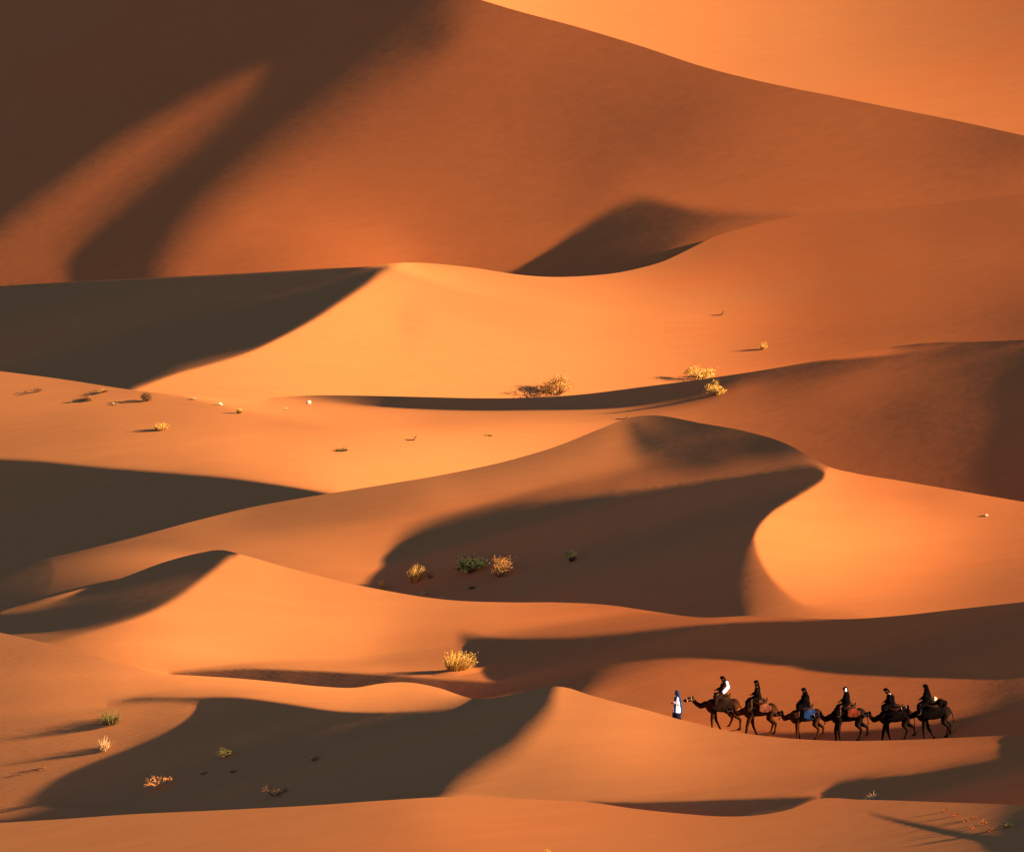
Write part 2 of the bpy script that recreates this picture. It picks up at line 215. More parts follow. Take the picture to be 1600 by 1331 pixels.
def solve_dune(k, step, front):
    """depth of dune k on a grid from its crest down to where the dune in front hides it"""
    bot_fn = (lambda x: np.full_like(x, BOTTOM)) if k == 0 else (lambda x: crest(k - 1, x) + 26)
    L = None
    for st in (32, 16, 8, 4, step):
        if st < step:
            continue
        nu = int(round((XB - XA) / st)) + 1
        x1 = np.linspace(XA, XB, nu)
        top, bot = hermite(CRESTS[k], x1), bot_fn(x1)
        bot = np.maximum(bot, top + 30)
        nv = max(6, int(round(np.percentile(bot - top, 90) / st)) + 1)
        v = np.linspace(0, 1, nv)[:, None]
        x = np.broadcast_to(x1, (nv, nu)); y = top + v * (bot - top)
        R = rays(x, y)
        # general lie of the land
        th = math.radians(TILT[k])
        n0 = np.array([-RISE[k], -math.tan(th), 1.0]); n0 /= np.linalg.norm(n0)
        xm = W / 2; ym = float(np.mean(bot_fn(np.array([xm])))) - 26
        p0 = rays(np.array(xm), np.array(ym)) * START[k]
        L0 = np.log(np.dot(n0, p0) / np.maximum(R @ n0 * np.sign(np.dot(n0, p0)), 1e-4) * np.sign(np.dot(n0, p0)))
        if L is None:
            L = L0.copy()
        else:
            L = blend(L, (nv, nu))
        xc = 0.25 * (x[1:, 1:] + x[:-1, :-1] + x[1:, :-1] + x[:-1, 1:]); yc = 0.25 * (y[1:, 1:] + y[:-1, :-1] + y[1:, :-1] + y[:-1, 1:])
        ft = target(k, xc, yc)
        hid = yc > (bot_fn(xc[0]) - 22)[None]
        wf = np.where(hid & (k > 0), 0.15, 1.0)
        wf = wf * np.where(ft < 0, 2.0, 1.0)
        edge = np.clip(np.maximum(-20 - xc, xc - 1620) / 60, 0, 1)
        wf = wf * (1 - 0.9 * edge)
        shelf = np.zeros_like(xc)
        if k == 2:      # level track the caravan walks along
            shelf = np.clip((xc - 1010) / 50, 0, 1) * np.clip((1510 - xc) / 50, 0, 1) * np.clip((yc - (crest(1, xc[0])[None] - 2)) / 6, 0, 1)
            wf = np.where(hid, 0.02, wf) * (1 - 0.9 * shelf)
        du = st; dv = np.maximum((bot - top) / (nv - 1), 1.0)[None]
        dL0v = np.diff(L0, axis=0) * F / dv; dL0u = np.diff(L0, axis=1) * F / du
        vp = max(nv - 1 - int(round(26 / float(np.mean(dv)))), 0)
        if front is not None:
            tgt = np.interp(x1, front[0], front[1][0]) + 0.012
            rr = np.clip((1 - 26.0 / np.maximum(bot - top, 27)) * (nv - 1), 0, nv - 1.001)
            r0 = rr.astype(int); fr_ = rr - r0; cc = np.arange(nu)
        SZ = np.array([0, 0, 1.0]); zmin = math.cos(math.radians(31))
        nC = wf.size
        sh = np.zeros((nv, nu)); sh[:-1, :-1] = shelf; sh[1:, :-1] = np.maximum(sh[1:, :-1], shelf); sh[:, -1] = sh[:, -2]
        wpv = 1 + 1500 * 0.5 * (sh[1:] + sh[:-1]); wpu = 1 + 3000 * 0.5 * (sh[:, 1:] + sh[:, :-1])
        def fun(Lf):
            Lg = Lf.reshape(nv, nu)
            d = np.exp(Lg)
            P = d[..., None] * R
            Pu = 0.5 * (P[:-1, 1:] - P[:-1, :-1] + P[1:, 1:] - P[1:, :-1])
            Pv = 0.5 * (P[1:, :-1] - P[:-1, :-1] + P[1:, 1:] - P[:-1, 1:])
            N = np.cross(Pv, Pu)
            ln = np.sqrt((N * N).sum(-1)) + 1e-12
            n = N / ln[..., None]
            fs = n @ SUN; r = fs - ft
            E = (wf * r * r * (1 + QR * r * r)).sum() / nC
            gN = (wf * (2 * r + 4 * QR * r ** 3) / nC / ln)[..., None] * (SUN - fs[..., None] * n)
            z = np.maximum(zmin - n[..., 2], 0)
            E += 2.0 * (z * z).sum() / nC
            gN -= (4.0 * z / nC / ln)[..., None] * (SZ - n[..., 2:3] * n)
            gPu = np.cross(gN, Pv); gPv = np.cross(Pu, gN)
            gP = np.zeros_like(P)
            h = 0.5 * gPu
            gP[:-1, 1:] += h; gP[1:, 1:] += h; gP[:-1, :-1] -= h; gP[1:, :-1] -= h
            h = 0.5 * gPv
            gP[1:, :-1] += h; gP[1:, 1:] += h; gP[:-1, :-1] -= h; gP[:-1, 1:] -= h
            gL = (gP * P).sum(-1)
            # fairness
            b = (Lg[:, 2:] - 2 * Lg[:, 1:-1] + Lg[:, :-2]) * (F / du ** 2)
            E += LB * (b * b).sum() / nC; q = 2 * LB * b / nC * (F / du ** 2)
            gL[:, 2:] += q; gL[:, 1:-1] -= 2 * q; gL[:, :-2] += q
            sv = F / dv ** 2
            b = (Lg[2:] - 2 * Lg[1:-1] + Lg[:-2]) * sv
            E += LBV * (b * b).sum() / nC; q = 2 * LBV * b / nC * sv
            gL[2:] += q; gL[1:-1] -= 2 * q; gL[:-2] += q
            suv = F / du / dv
            D = Lg[:, 1:] - Lg[:, :-1]
            b = (D[1:] - D[:-1]) * (0.5 * (suv[:, 1:] + suv[:, :-1]) if suv.shape[1] > 1 else suv)
            q = 2 * 2 * LB * 0.5 * b / nC * (0.5 * (suv[:, 1:] + suv[:, :-1]))
            E += 2 * LB * 0.5 * (b * b).sum() / nC
            gL[1:, 1:] += q; gL[:-1, 1:] -= q; gL[1:, :-1] -= q; gL[:-1, :-1] += q
            # stay near the general lie
            b = np.diff(Lg, axis=0) * F / dv - dL0v
            E += LP * (wpv * b * b).sum() / nC; q = 2 * LP * wpv * b / nC * F / dv
            gL[1:] += q; gL[:-1] -= q
            b = np.diff(Lg, axis=1) * F / du - dL0u
            E += LP * (wpu * b * b).sum() / nC; q = 2 * LP * wpu * b / nC * F / du
            gL[:, 1:] += q; gL[:, :-1] -= q
            if front is not None:
                val = Lg[r0, cc] * (1 - fr_) + Lg[r0 + 1, cc] * fr_ - tgt
                E += WC * (val * val).sum() / nu
                q = 2 * WC * val / nu
                np.add.at(gL, (r0, cc), q * (1 - fr_)); np.add.at(gL, (r0 + 1, cc), q * fr_)
            return E, gL.ravel()
        LB, LBV, LP, WC = 0.010, 0.002, 4e-6, 0.03
        Lf, E = lbfgs(fun, L.ravel(), {32: 300, 16: 220, 8: 150, 4: 80}.get(st, 60) if st != step else ITERS)
        L = Lf.reshape(nv, nu)
    if front is not None:
        rr = np.clip((1 - 26.0 / np.maximum(bot - top, 27)) * (nv - 1), 0, nv - 1.001)
        r0 = rr.astype(int); fr_ = rr - r0; cc = np.arange(nu)
        gap = L[r0, cc] * (1 - fr_) + L[r0 + 1, cc] * fr_ - np.interp(x1, front[0], front[1][0])
        sel = (x1 > -120) & (x1 < 1720)
        L += 0.004 - gap[sel].min()
        gap = gap + 0.004 - gap[sel].min()
        print('dune', k, 'gap %% min %.2f mean %.2f max %.2f' % (100*gap[sel].min(), 100*gap[sel].mean(), 100*gap[sel].max()))
        fx, fL, ftop, fbot = front
        cx = np.clip(np.arange(nu) / (nu - 1) * (fL.shape[1] - 1), 0, fL.shape[1] - 1).round().astype(int)
        r = (y - ftop[cx]) / (fbot[cx] - ftop[cx]) * (fL.shape[0] - 1)
        i0 = np.clip(r.astype(int), 0, fL.shape[0] - 2); fr_ = np.clip(r - i0, 0, 1)
        under = fL[i0, cx] * (1 - fr_) + fL[i0 + 1, cx] * fr_ + 0.003 + 0.0006 * np.maximum(y - ftop[cx], 0)
        L = np.where(r > 0, np.maximum(L, under), L)
    Pg = np.exp(L)[..., None] * R
    print('dune', k, (nv, nu), 'E %.5f' % E, 'depth', float(np.exp(L).min()), float(np.exp(L).max()), 'z', Pg[..., 2].min(), Pg[..., 2].max())
    return x1, L, Pg, top, bot

RISE = [0, 0, 0, 0, 0, 0, 0.30, 0]      # rise towards the right
QR = 15.0
START = [285, 300, 320, 345, 380, 430, 500, 620]
STEP = 2.5
ITERS = 60
import time as _t
_t0 = _t.time()
DUNES = []; SPAN = []
front = None
for k in range(8):
    x1, L, Pg, top, bot = solve_dune(k, STEP, front)
    DUNES.append(Pg); SPAN.append((top, bot))
    front = (x1, L, top, bot)
    START = [s for s in START]
    if k + 1 < 8:
        START[k + 1] = float(np.exp(np.interp(W / 2, x1, L[0]))) * 1.012
    print('t', round(_t.time() - _t0, 1))

# ---------------------------------------------------------------- scene basics
scene = bpy.context.scene
COL = scene.collection
# scale the whole place so that the caravan track lies 313 m from the camera
CARAVAN_SCALE = 313.0 / float(np.median(np.linalg.norm(DUNES[2][-14:, int((1190 - XA) / (XB - XA) * DUNES[2].shape[1]):int((1460 - XA) / (XB - XA) * DUNES[2].shape[1])], axis=-1)))
DUNES = [P * CARAVAN_SCALE for P in DUNES]
CAM_Z = 50.0
ORIGIN = np.array([0, 0, CAM_Z])

def node_mat(name):
    m = bpy.data.materials.new(name); m.use_nodes = True
    nt = m.node_tree; nt.nodes.clear()
    out = nt.nodes.new('ShaderNodeOutputMaterial'); b = nt.nodes.new('ShaderNodeBsdfPrincipled')
    nt.links.new(b.outputs[0], out.inputs[0])
    return m, nt, b

def sand_material(name, pale, deep, x0, x1):
    """sand: two tints drifting into each other, grain and faint ripples"""
    m, nt, b = node_mat(name)
    N = nt.nodes.new; lk = nt.links.new
    b.inputs['Roughness'].default_value = 0.95
    b.inputs['Specular IOR Level'].default_value = 0.0
    tc = N('ShaderNodeTexCoord')
    n1 = N('ShaderNodeTexNoise'); n1.inputs['Scale'].default_value = 0.018; n1.inputs['Detail'].default_value = 3
    lk(tc.outputs['Object'], n1.inputs['Vector'])
    mp = N('ShaderNodeMapping'); mp.inputs['Scale'].default_value = (0.22, 1.0, 1.6); lk(tc.outputs['Object'], mp.inputs['Vector'])
    n2 = N('ShaderNodeTexNoise'); n2.inputs['Scale'].default_value = 0.55; n2.inputs['Detail'].default_value = 5; n2.inputs['Roughness'].default_value = 0.6
    lk(mp.outputs[0], n2.inputs['Vector'])
    n3 = N('ShaderNodeTexNoise'); n3.inputs['Scale'].default_value = 9.0; n3.inputs['Detail'].default_value = 3
    lk(tc.outputs['Object'], n3.inputs['Vector'])
    # redder tint towards the right, drifting into the golden one
    sx = N('ShaderNodeSeparateXYZ'); lk(tc.outputs['Object'], sx.inputs[0])
    nz = N('ShaderNodeMath'); nz.operation = 'MULTIPLY_ADD'; lk(n1.outputs['Fac'], nz.inputs[0]); nz.inputs[1].default_value = (x1 - x0) * 1.2
    lk(sx.outputs[0], nz.inputs[2])
    r = N('ShaderNodeMapRange'); r.interpolation_type = 'SMOOTHSTEP'; r.inputs[1].default_value = x0 + (x1 - x0) * 0.6; r.inputs[2].default_value = x1 + (x1 - x0) * 0.6
    lk(nz.outputs[0], r.inputs[0])
    mix = N('ShaderNodeMix'); mix.data_type = 'RGBA'
    mix.inputs['A'].default_value = (*pale, 1); mix.inputs['B'].default_value = (*deep, 1)
    lk(r.outputs[0], mix.inputs['Factor'])
    ad = N('ShaderNodeMath'); ad.operation = 'ADD'; lk(n2.outputs['Fac'], ad.inputs[0]); lk(n3.outputs['Fac'], ad.inputs[1])
    v = N('ShaderNodeMapRange'); v.inputs[1].default_value = 0.6; v.inputs[2].default_value = 1.4; v.inputs[3].default_value = 0.93; v.inputs[4].default_value = 1.07
    lk(ad.outputs[0], v.inputs[0])
    hs = N('ShaderNodeHueSaturation'); lk(mix.outputs['Result'], hs.inputs['Color']); lk(v.outputs[0], hs.inputs['Value'])
    lk(hs.outputs[0], b.inputs['Base Color'])
    # ripples run across the wind
    wv = N('ShaderNodeTexWave'); wv.wave_type = 'BANDS'; wv.bands_direction = 'DIAGONAL'
    wv.inputs['Scale'].default_value = 1.1; wv.inputs['Distortion'].default_value = 7.0; wv.inputs['Detail'].default_value = 3; wv.inputs['Detail Scale'].default_value = 0.6
    lk(tc.outputs['Object'], wv.inputs['Vector'])
    b1 = N('ShaderNodeBump'); b1.inputs['Strength'].default_value = 1.0; b1.inputs['Distance'].default_value = 0.001
    lk(wv.outputs['Fac'], b1.inputs['Height'])
    b2 = N('ShaderNodeBump'); b2.inputs['Strength'].default_value = 1.0; b2.inputs['Distance'].default_value = 0.035
    lk(n2.outputs['Fac'], b2.inputs['Height']); lk(b1.outputs[0], b2.inputs['Normal'])
    lk(b2.outputs[0], b.inputs['Normal'])
    return m
GOLDEN, RED = (0.300, 0.116, 0.036), (0.335, 0.097, 0.026)
SANDS = [sand_material('sand', GOLDEN, RED, *x) for x in ((-40, 110), (2, 28), (-10, 16), (-40, 90), (4, 30), (4, 40), (-160, -60), (20, 110))]
SAND = SANDS[1]

def add_dune(name, P, mat):
    nv, nu, _ = P.shape
    c = P[0]
    # lee side falling away behind the crest
    rows = []
    back = np.stack([np.zeros(nu), np.ones(nu), np.zeros(nu)], -1)
    t, z = 0.0, 0.0
    for dt, sl in ((0.4, 13), (0.8, 17), (1.6, 22), (3, 27), (6, 30), (10, 31)):
        t += dt; z -= dt * math.tan(math.radians(sl))
        rows.append(c + back * t + np.array([0, 0, z]))
    lee = np.stack([c] + rows)[::-1]
    V = np.concatenate([lee.reshape(-1, 3), P.reshape(-1, 3)]) + ORIGIN
    def quads(off, a, b_):
        i = (np.arange(a - 1)[:, None] * b_ + np.arange(b_ - 1)[None]).ravel() + off
        return np.stack([i, i + b_, i + b_ + 1, i + 1], -1)
    Q = np.concatenate([quads(0, len(lee), nu), quads(len(lee) * nu, nv, nu)])
    me = bpy.data.meshes.new(name)
    me.vertices.add(len(V)); me.vertices.foreach_set('co', V.astype(np.float32).ravel())
    me.loops.add(Q.size); me.loops.foreach_set('vertex_index', Q.astype(np.int32).ravel())
    me.polygons.add(len(Q)); me.polygons.foreach_set('loop_start', np.arange(0, Q.size, 4, dtype=np.int32))
    me.polygons.foreach_set('loop_total', np.full(len(Q), 4, np.int32))
    me.update(calc_edges=True); me.validate()
    me.polygons.foreach_set('use_smooth', np.ones(len(Q), bool))
    me.materials.append(mat)
    o = bpy.data.objects.new(name, me); COL.objects.link(o)
    o['kind'] = 'structure'
    return o
DUNE_OBJ = [add_dune('sand_dune', P, SANDS[k]) for k, P in enumerate(DUNES)]

# ---------------------------------------------------------------- light
world = bpy.data.worlds.new('World'); scene.world = world; world.use_nodes = True
wn = world.node_tree; bg = wn.nodes['Background']
sky = wn.nodes.new('ShaderNodeTexSky'); sky.sky_type = 'NISHITA'; sky.sun_disc = False
sky.sun_elevation = SUN_EL; sky.ozone_density = 3.0; sky.air_density = 0.47; sky.dust_density = 1.0; sky.altitude = 1500
sky.sun_rotation = math.atan2(SUN[0], SUN[1])
wn.links.new(sky.outputs[0], bg.inputs[0]); bg.inputs[1].default_value = 0.06
sl = bpy.data.lights.new('sun', 'SUN'); sl.energy = 5.0; sl.angle = math.radians(0.5); sl.color = (1, 0.67, 0.40)
so = bpy.data.objects.new('sun', sl); COL.objects.link(so)
so.rotation_euler = Vector((-SUN[0], -SUN[1], -SUN[2])).to_track_quat('-Z', 'Y').to_euler()
so.location = (200, 100, 200)

cam = bpy.data.cameras.new('camera'); cam.lens = LENS; cam.sensor_width = 36; cam.sensor_fit = 'HORIZONTAL'
cam.clip_start = 1; cam.clip_end = 20000
co = bpy.data.objects.new('camera', cam); COL.objects.link(co)
co.location = (0, 0, CAM_Z); co.rotation_euler = (math.pi / 2 - PITCH, 0, 0)
scene.camera = co
scene.view_settings.view_transform = 'Standard'; scene.view_settings.look = 'None'
scene.view_settings.exposure = 2.68; scene.view_settings.gamma = 1

# ---------------------------------------------------------------- finding the ground
def on_dune(k, x, y):
    """the spot of dune k that lies at survey point x, y (world position, metres)"""
    P = DUNES[k]; nv, nu, _ = P.shape
    u = min(max((x - XA) / (XB - XA) * (nu - 1), 0), nu - 1.001); i = int(u); fu = u - i
    top = SPAN[k][0][i] * (1 - fu) + SPAN[k][0][i + 1] * fu; bot = SPAN[k][1][i] * (1 - fu) + SPAN[k][1][i + 1] * fu
    v = min(max((y - top) / (bot - top) * (nv - 1), 0), nv - 1.001); j = int(v); fv = v - j
    q = (P[j, i] * (1 - fu) + P[j, i + 1] * fu) * (1 - fv) + (P[j + 1, i] * (1 - fu) + P[j + 1, i + 1] * fu) * fv
    return Vector(q + ORIGIN)
_bvh = {}
def height(k, x, y):
    if k not in _bvh:
        o = DUNE_OBJ[k]
        _bvh[k] = BVHTree.FromPolygons([v.co[:] for v in o.data.vertices], [p.vertices[:] for p in o.data.polygons])
    h = _bvh[k].ray_cast(Vector((x, y, 500)), Vector((0, 0, -1)))
    return h[0].z if h[0] else None
def metres(p, px):
    return px * (p - Vector(ORIGIN)).length / F

# ---------------------------------------------------------------- object helpers
def thing(name, label, cat, loc, rz=0, group=None):
    o = bpy.data.objects.new(name, None); COL.objects.link(o); o.empty_display_size = 0.3
    o.location = loc; o.rotation_euler = (0, 0, rz)
    o['label'] = label; o['category'] = cat
    if group: o['group'] = group
    return o
def link(name, me, mat, parent=None, label=None):
    o = bpy.data.objects.new(name, me); COL.objects.link(o)
    if mat and not me.materials: me.materials.append(mat)
    if parent: o.parent = parent
    if label: o['label'] = label
    return o
def flat(name, col, rough=0.8, vary=0.0, scale=4.0, col2=None):
    m, nt, b = node_mat(name)
    b.inputs['Roughness'].default_value = min(rough + 0.1, 1); b.inputs['Specular IOR Level'].default_value = 0.0 if rough > 0.5 else 0.3
    tc = nt.nodes.new('ShaderNodeTexCoord'); n = nt.nodes.new('ShaderNodeTexNoise')
    n.inputs['Scale'].default_value = scale; n.inputs['Detail'].default_value = 4
    nt.links.new(tc.outputs['Object'], n.inputs['Vector'])
    mix = nt.nodes.new('ShaderNodeMix'); mix.data_type = 'RGBA'
    c2 = col2 or tuple(c * 0.6 for c in col)
    mix.inputs['A'].default_value = (*col, 1); mix.inputs['B'].default_value = (*c2, 1)
    mr = nt.nodes.new('ShaderNodeMapRange'); mr.inputs[1].default_value = 0.4; mr.inputs[2].default_value = 0.62
    nt.links.new(n.outputs['Fac'], mr.inputs[0]); nt.links.new(mr.outputs[0], mix.inputs['Factor'])
    nt.links.new(mix.outputs['Result'], b.inputs['Base Color'])
    return m

def capsule(bm, p0, r0, p1, r1, seg=12, flatten=None):
    """tapered limb with round ends"""
    p0, p1 = Vector(p0), Vector(p1)
    ax = p1 - p0
    L = ax.length
    if L < 1e-6: ax = Vector((0, 0, 1))
    q = ax.normalized().to_track_quat('Z', 'Y').to_matrix()
    rings = []
    for a in (-80, -50, -20, 0): rings.append((r0 * math.sin(math.radians(a)), r0 * math.cos(math.radians(a))))
    for a in (0, 20, 50, 80): rings.append((L + r1 * math.sin(math.radians(a)), r1 * math.cos(math.radians(a))))
    vs = []
    for z, r in rings:
        ring = []
        for i in range(seg):
            t = 2 * math.pi * i / seg
            v = q @ Vector((r * math.cos(t), r * math.sin(t), z)) + p0
            ring.append(bm.verts.new(v))
        vs.append(ring)
    for a, b in zip(vs, vs[1:]):
        for i in range(seg):
            bm.faces.new((a[i], a[(i + 1) % seg], b[(i + 1) % seg], b[i]))
    bm.faces.new(list(reversed(vs[0]))); bm.faces.new(vs[-1])
def ball(bm, c, r, pitch=0.0, yaw=0.0, roll=0.0):
    res = bmesh.ops.create_uvsphere(bm, u_segments=20, v_segments=12, radius=1.0)
    M = Matrix.Translation(Vector(c)) @ Matrix.Rotation(yaw, 4, 'Z') @ Matrix.Rotation(pitch, 4, 'Y') @ Matrix.Rotation(roll, 4, 'X') @ Matrix.Diagonal((*r, 1))
    bmesh.ops.transform(bm, matrix=M, verts=res['verts'])
def chain(bm, pts, seg=12):
    for a, b in zip(pts, pts[1:]):
        capsule(bm, a[0], a[1], b[0], b[1], seg)
def fuse(bm, voxel, smooth=4, name='body'):
    """one continuous skin over all the shapes in bm"""
    me = bpy.data.meshes.new('raw'); bm.to_mesh(me); bm.free()
    o = bpy.data.objects.new('raw', me); COL.objects.link(o)
    r = o.modifiers.new('r', 'REMESH'); r.mode = 'VOXEL'; r.voxel_size = voxel; r.use_smooth_shade = True
    if smooth:
        s = o.modifiers.new('s', 'SMOOTH'); s.iterations = smooth; s.factor = 0.5
    dg = bpy.context.evaluated_depsgraph_get(); dg.update()
    out = bpy.data.meshes.new_from_object(o.evaluated_get(dg)); out.name = name
    bpy.data.objects.remove(o); bpy.data.meshes.remove(me)
    for p in out.polygons: p.use_smooth = True
    return out

# ---------------------------------------------------------------- camels
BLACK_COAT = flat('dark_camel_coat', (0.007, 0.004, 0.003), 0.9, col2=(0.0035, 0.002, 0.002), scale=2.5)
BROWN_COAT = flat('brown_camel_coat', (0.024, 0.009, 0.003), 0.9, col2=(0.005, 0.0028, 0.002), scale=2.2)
CREAM = flat('cream_cloth', (0.42, 0.26, 0.15), 0.9)
WHITE = flat('white_cloth', (0.80, 0.78, 0.76), 0.9, col2=(0.70, 0.68, 0.68))
BLUE = flat('blue_cloth', (0.010, 0.027, 0.085), 0.9, col2=(0.005, 0.012, 0.036))
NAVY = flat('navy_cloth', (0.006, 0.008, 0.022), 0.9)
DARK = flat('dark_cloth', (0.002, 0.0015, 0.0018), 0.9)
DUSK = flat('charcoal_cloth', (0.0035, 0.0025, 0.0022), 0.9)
BROWN = flat('brown_cloth', (0.013, 0.0065, 0.004), 0.9)
SALMON = flat('salmon_cloth', (0.11, 0.036, 0.018), 0.9)
RED = flat('rust_cloth', (0.085, 0.018, 0.008), 0.9)
SKIN = flat('skin', (0.05, 0.022, 0.012), 0.6)
WOOD = flat('saddle_wood', (0.02, 0.009, 0.005), 0.7)
EYE = flat('eye', (0.01, 0.008, 0.008), 0.2)

def camel_body(feet, head, neck_dip, tail=0.0, fall=0.0):
    """feet: four (x, lift) for front near, front far, hind near, hind far; +x is forwards, +y its right"""
    bm = bmesh.new()
    ball(bm, (0.05, 0, 1.50), (0.80, 0.33, 0.36), pitch=-0.03)
    ball(bm, (0.55, 0, 1.46), (0.40, 0.29, 0.42), pitch=0.35)
    ball(bm, (-0.62, 0, 1.52), (0.36, 0.27, 0.33), pitch=-0.3)
    ball(bm, (-0.25, 0, 1.44), (0.5, 0.27, 0.27), pitch=0.10)
    ball(bm, (0.02, 0, 1.80), (0.50, 0.20, 0.24))
    ball(bm, (0.0, 0, 1.95), (0.30, 0.13, 0.19))
    hx, hz = head
    p = [((0.66, 0, 1.52), 0.24), ((0.95, 0, neck_dip + 0.10), 0.185), ((1.22, 0, neck_dip), 0.150),
         ((1.22 + (hx - 1.22) * 0.45, 0, neck_dip + (hz - neck_dip) * 0.28), 0.125), ((1.22 + (hx - 1.22) * 0.80, 0, neck_dip + (hz - neck_dip) * 0.68), 0.112), ((hx, 0, hz - 0.03), 0.105)]
    chain(bm, p)
    chain(bm, [((hx - 0.02, 0, hz + 0.02), 0.118), ((hx + 0.18, 0, hz - 0.01), 0.098), ((hx + 0.36, 0, hz - 0.085), 0.074), ((hx + 0.43, 0, hz - 0.11), 0.070)])
    chain(bm, [((hx + 0.08, 0, hz - 0.10), 0.06), ((hx + 0.36, 0, hz - 0.175), 0.045)])
    for s in (-1, 1):
        capsule(bm, (hx - 0.06, s * 0.08, hz + 0.09), 0.030, (hx - 0.11, s * 0.115, hz + 0.17), 0.012, 8)
        ball(bm, (hx + 0.10, s * 0.075, hz + 0.05), (0.05, 0.03, 0.035))
    for i, (fx, lift) in enumerate(feet):
        s = 1 if i % 2 == 0 else -1          # the flank towards the camera first
        y = s * 0.17
        dz = fall * fx
        if i < 2:
            top = (0.48, y * 0.9, 1.36)
            kn = (0.5 * (0.50 + fx) + 0.06 + lift * 0.35, y, 0.66 + lift * 0.45)
            an = (fx - lift * 0.25, y, 0.13 + lift + dz); kn = (kn[0], y, kn[2] + dz * 0.6)
            chain(bm, [(top, 0.19), ((0.50 + (kn[0] - 0.5) * 0.5, y, 1.02), 0.125), ((kn[0], y, kn[2] + 0.06), 0.088), (kn, 0.085), ((kn[0] * 0.5 + an[0] * 0.5, y, kn[2] * 0.5 + an[2] * 0.5), 0.058), (an, 0.060)])
        else:
            top = (-0.62, y * 0.9, 1.40)
            st = (-0.62 + (fx + 0.62) * 0.35 + 0.13, y, 0.98)
            hk = (0.5 * (-0.62 + fx) - 0.12 + (fx + 0.62) * 0.22, y, 0.60 + lift * 0.4)
            an = (fx - lift * 0.2, y, 0.13 + lift + dz); hk = (hk[0], y, hk[2] + dz * 0.6)
            chain(bm, [(top, 0.245), (st, 0.145), ((hk[0], y, hk[2] + 0.03), 0.078), (hk, 0.078), ((hk[0] * 0.5 + an[0] * 0.5, y, hk[2] * 0.5 + an[2] * 0.5), 0.057), (an, 0.060)])
        ball(bm, (an[0] + 0.06, y, an[2] - 0.075), (0.125, 0.085, 0.062), pitch=lift * 1.5)
    chain(bm, [((-0.93, 0, 1.56), 0.05), ((-1.03, 0.02, 1.34), 0.035), ((-1.05 - tail, 0.03, 1.08), 0.028), ((-1.05 - tail * 1.6, 0.03, 0.92), 0.045)])
    return fuse(bm, 0.024, 3, 'camel_body')

def blanket_mesh(x0, x1, drop, lift=0.03):
    """cloth lying over hump and flanks"""
    bm = bmesh.new()
    nx, na = 14, 22
    grid = []
    for i in range(nx + 1):
        x = x0 + (x1 - x0) * i / nx
        row = []
        hump = 1.78 + 0.40 * math.exp(-((x - 0.02) / 0.34) ** 2)
        for j in range(na + 1):
            a = -1 + 2 * j / na
            t = abs(a)
            y = (0.10 * min(t / 0.3, 1) + 0.30 * max(0, min((t - 0.2) / 0.45, 1)) ** 0.8)
            z = hump + lift - (hump - 1.52) * max(0, min((t - 0.15) / 0.5, 1)) - drop * (1 - 0.75 * abs(2 * i / nx - 1) ** 2.5) * max(0, (t - 0.65) / 0.35)
            y += 0.015 * math.sin(x * 21 + a * 3) * max(0, t - 0.5)
            row.append(bm.verts.new((x + 0.02 * math.sin(a * 9), math.copysign(y, a) if a else 0, z)))
        grid.append(row)
    for a, b in zip(grid, grid[1:]):
        for j in range(na):
            bm.faces.new((a[j], a[j + 1], b[j + 1], b[j]))
    bmesh.ops.recalc_face_normals(bm, faces=bm.faces)
    bmesh.ops.solidify(bm, geom=list(bm.faces), thickness=0.025)
    me = bpy.data.meshes.new('blanket'); bm.to_mesh(me); bm.free()
    for p in me.polygons: p.use_smooth = True
    return me

def saddle_mesh():
    """padded ring round the hump with a front and a back horn"""
    bm = bmesh.new()
    n = 14
    ring = [((0.02 + 0.42 * math.cos(2 * math.pi * i / n), 0.27 * math.sin(2 * math.pi * i / n), 1.93 + 0.05 * math.cos(4 * math.pi * i / n)), 0.085) for i in range(n + 1)]
    chain(bm, ring, 10)
    ball(bm, (-0.02, 0, 2.10), (0.32, 0.22, 0.09))
    capsule(bm, (0.40, 0, 1.98), 0.04, (0.46, 0, 2.22), 0.03, 8)
    capsule(bm, (-0.38, 0, 1.98), 0.05, (-0.46, 0, 2.14), 0.04, 8)
    return fuse(bm, 0.025, 2, 'saddle')

def halter_mesh(hx, hz):
    bm = bmesh.new()
    for x, z, r in ((hx + 0.28, hz - 0.075, 0.118), (hx + 0.02, hz - 0.02, 0.145)):
        n = 12
        chain(bm, [((x + 0.03 * math.sin(2 * math.pi * i / n), r * 0.86 * math.cos(2 * math.pi * i / n), z + r * math.sin(2 * math.pi * i / n)), 0.013) for i in range(n + 1)], 6)
    for s in (-1, 1):
        capsule(bm, (hx + 0.02, s * 0.125, hz - 0.02), 0.012, (hx + 0.28, s * 0.10, hz - 0.075), 0.012, 6)
    me = bpy.data.meshes.new('halter'); bm.to_mesh(me); bm.free()
    return me

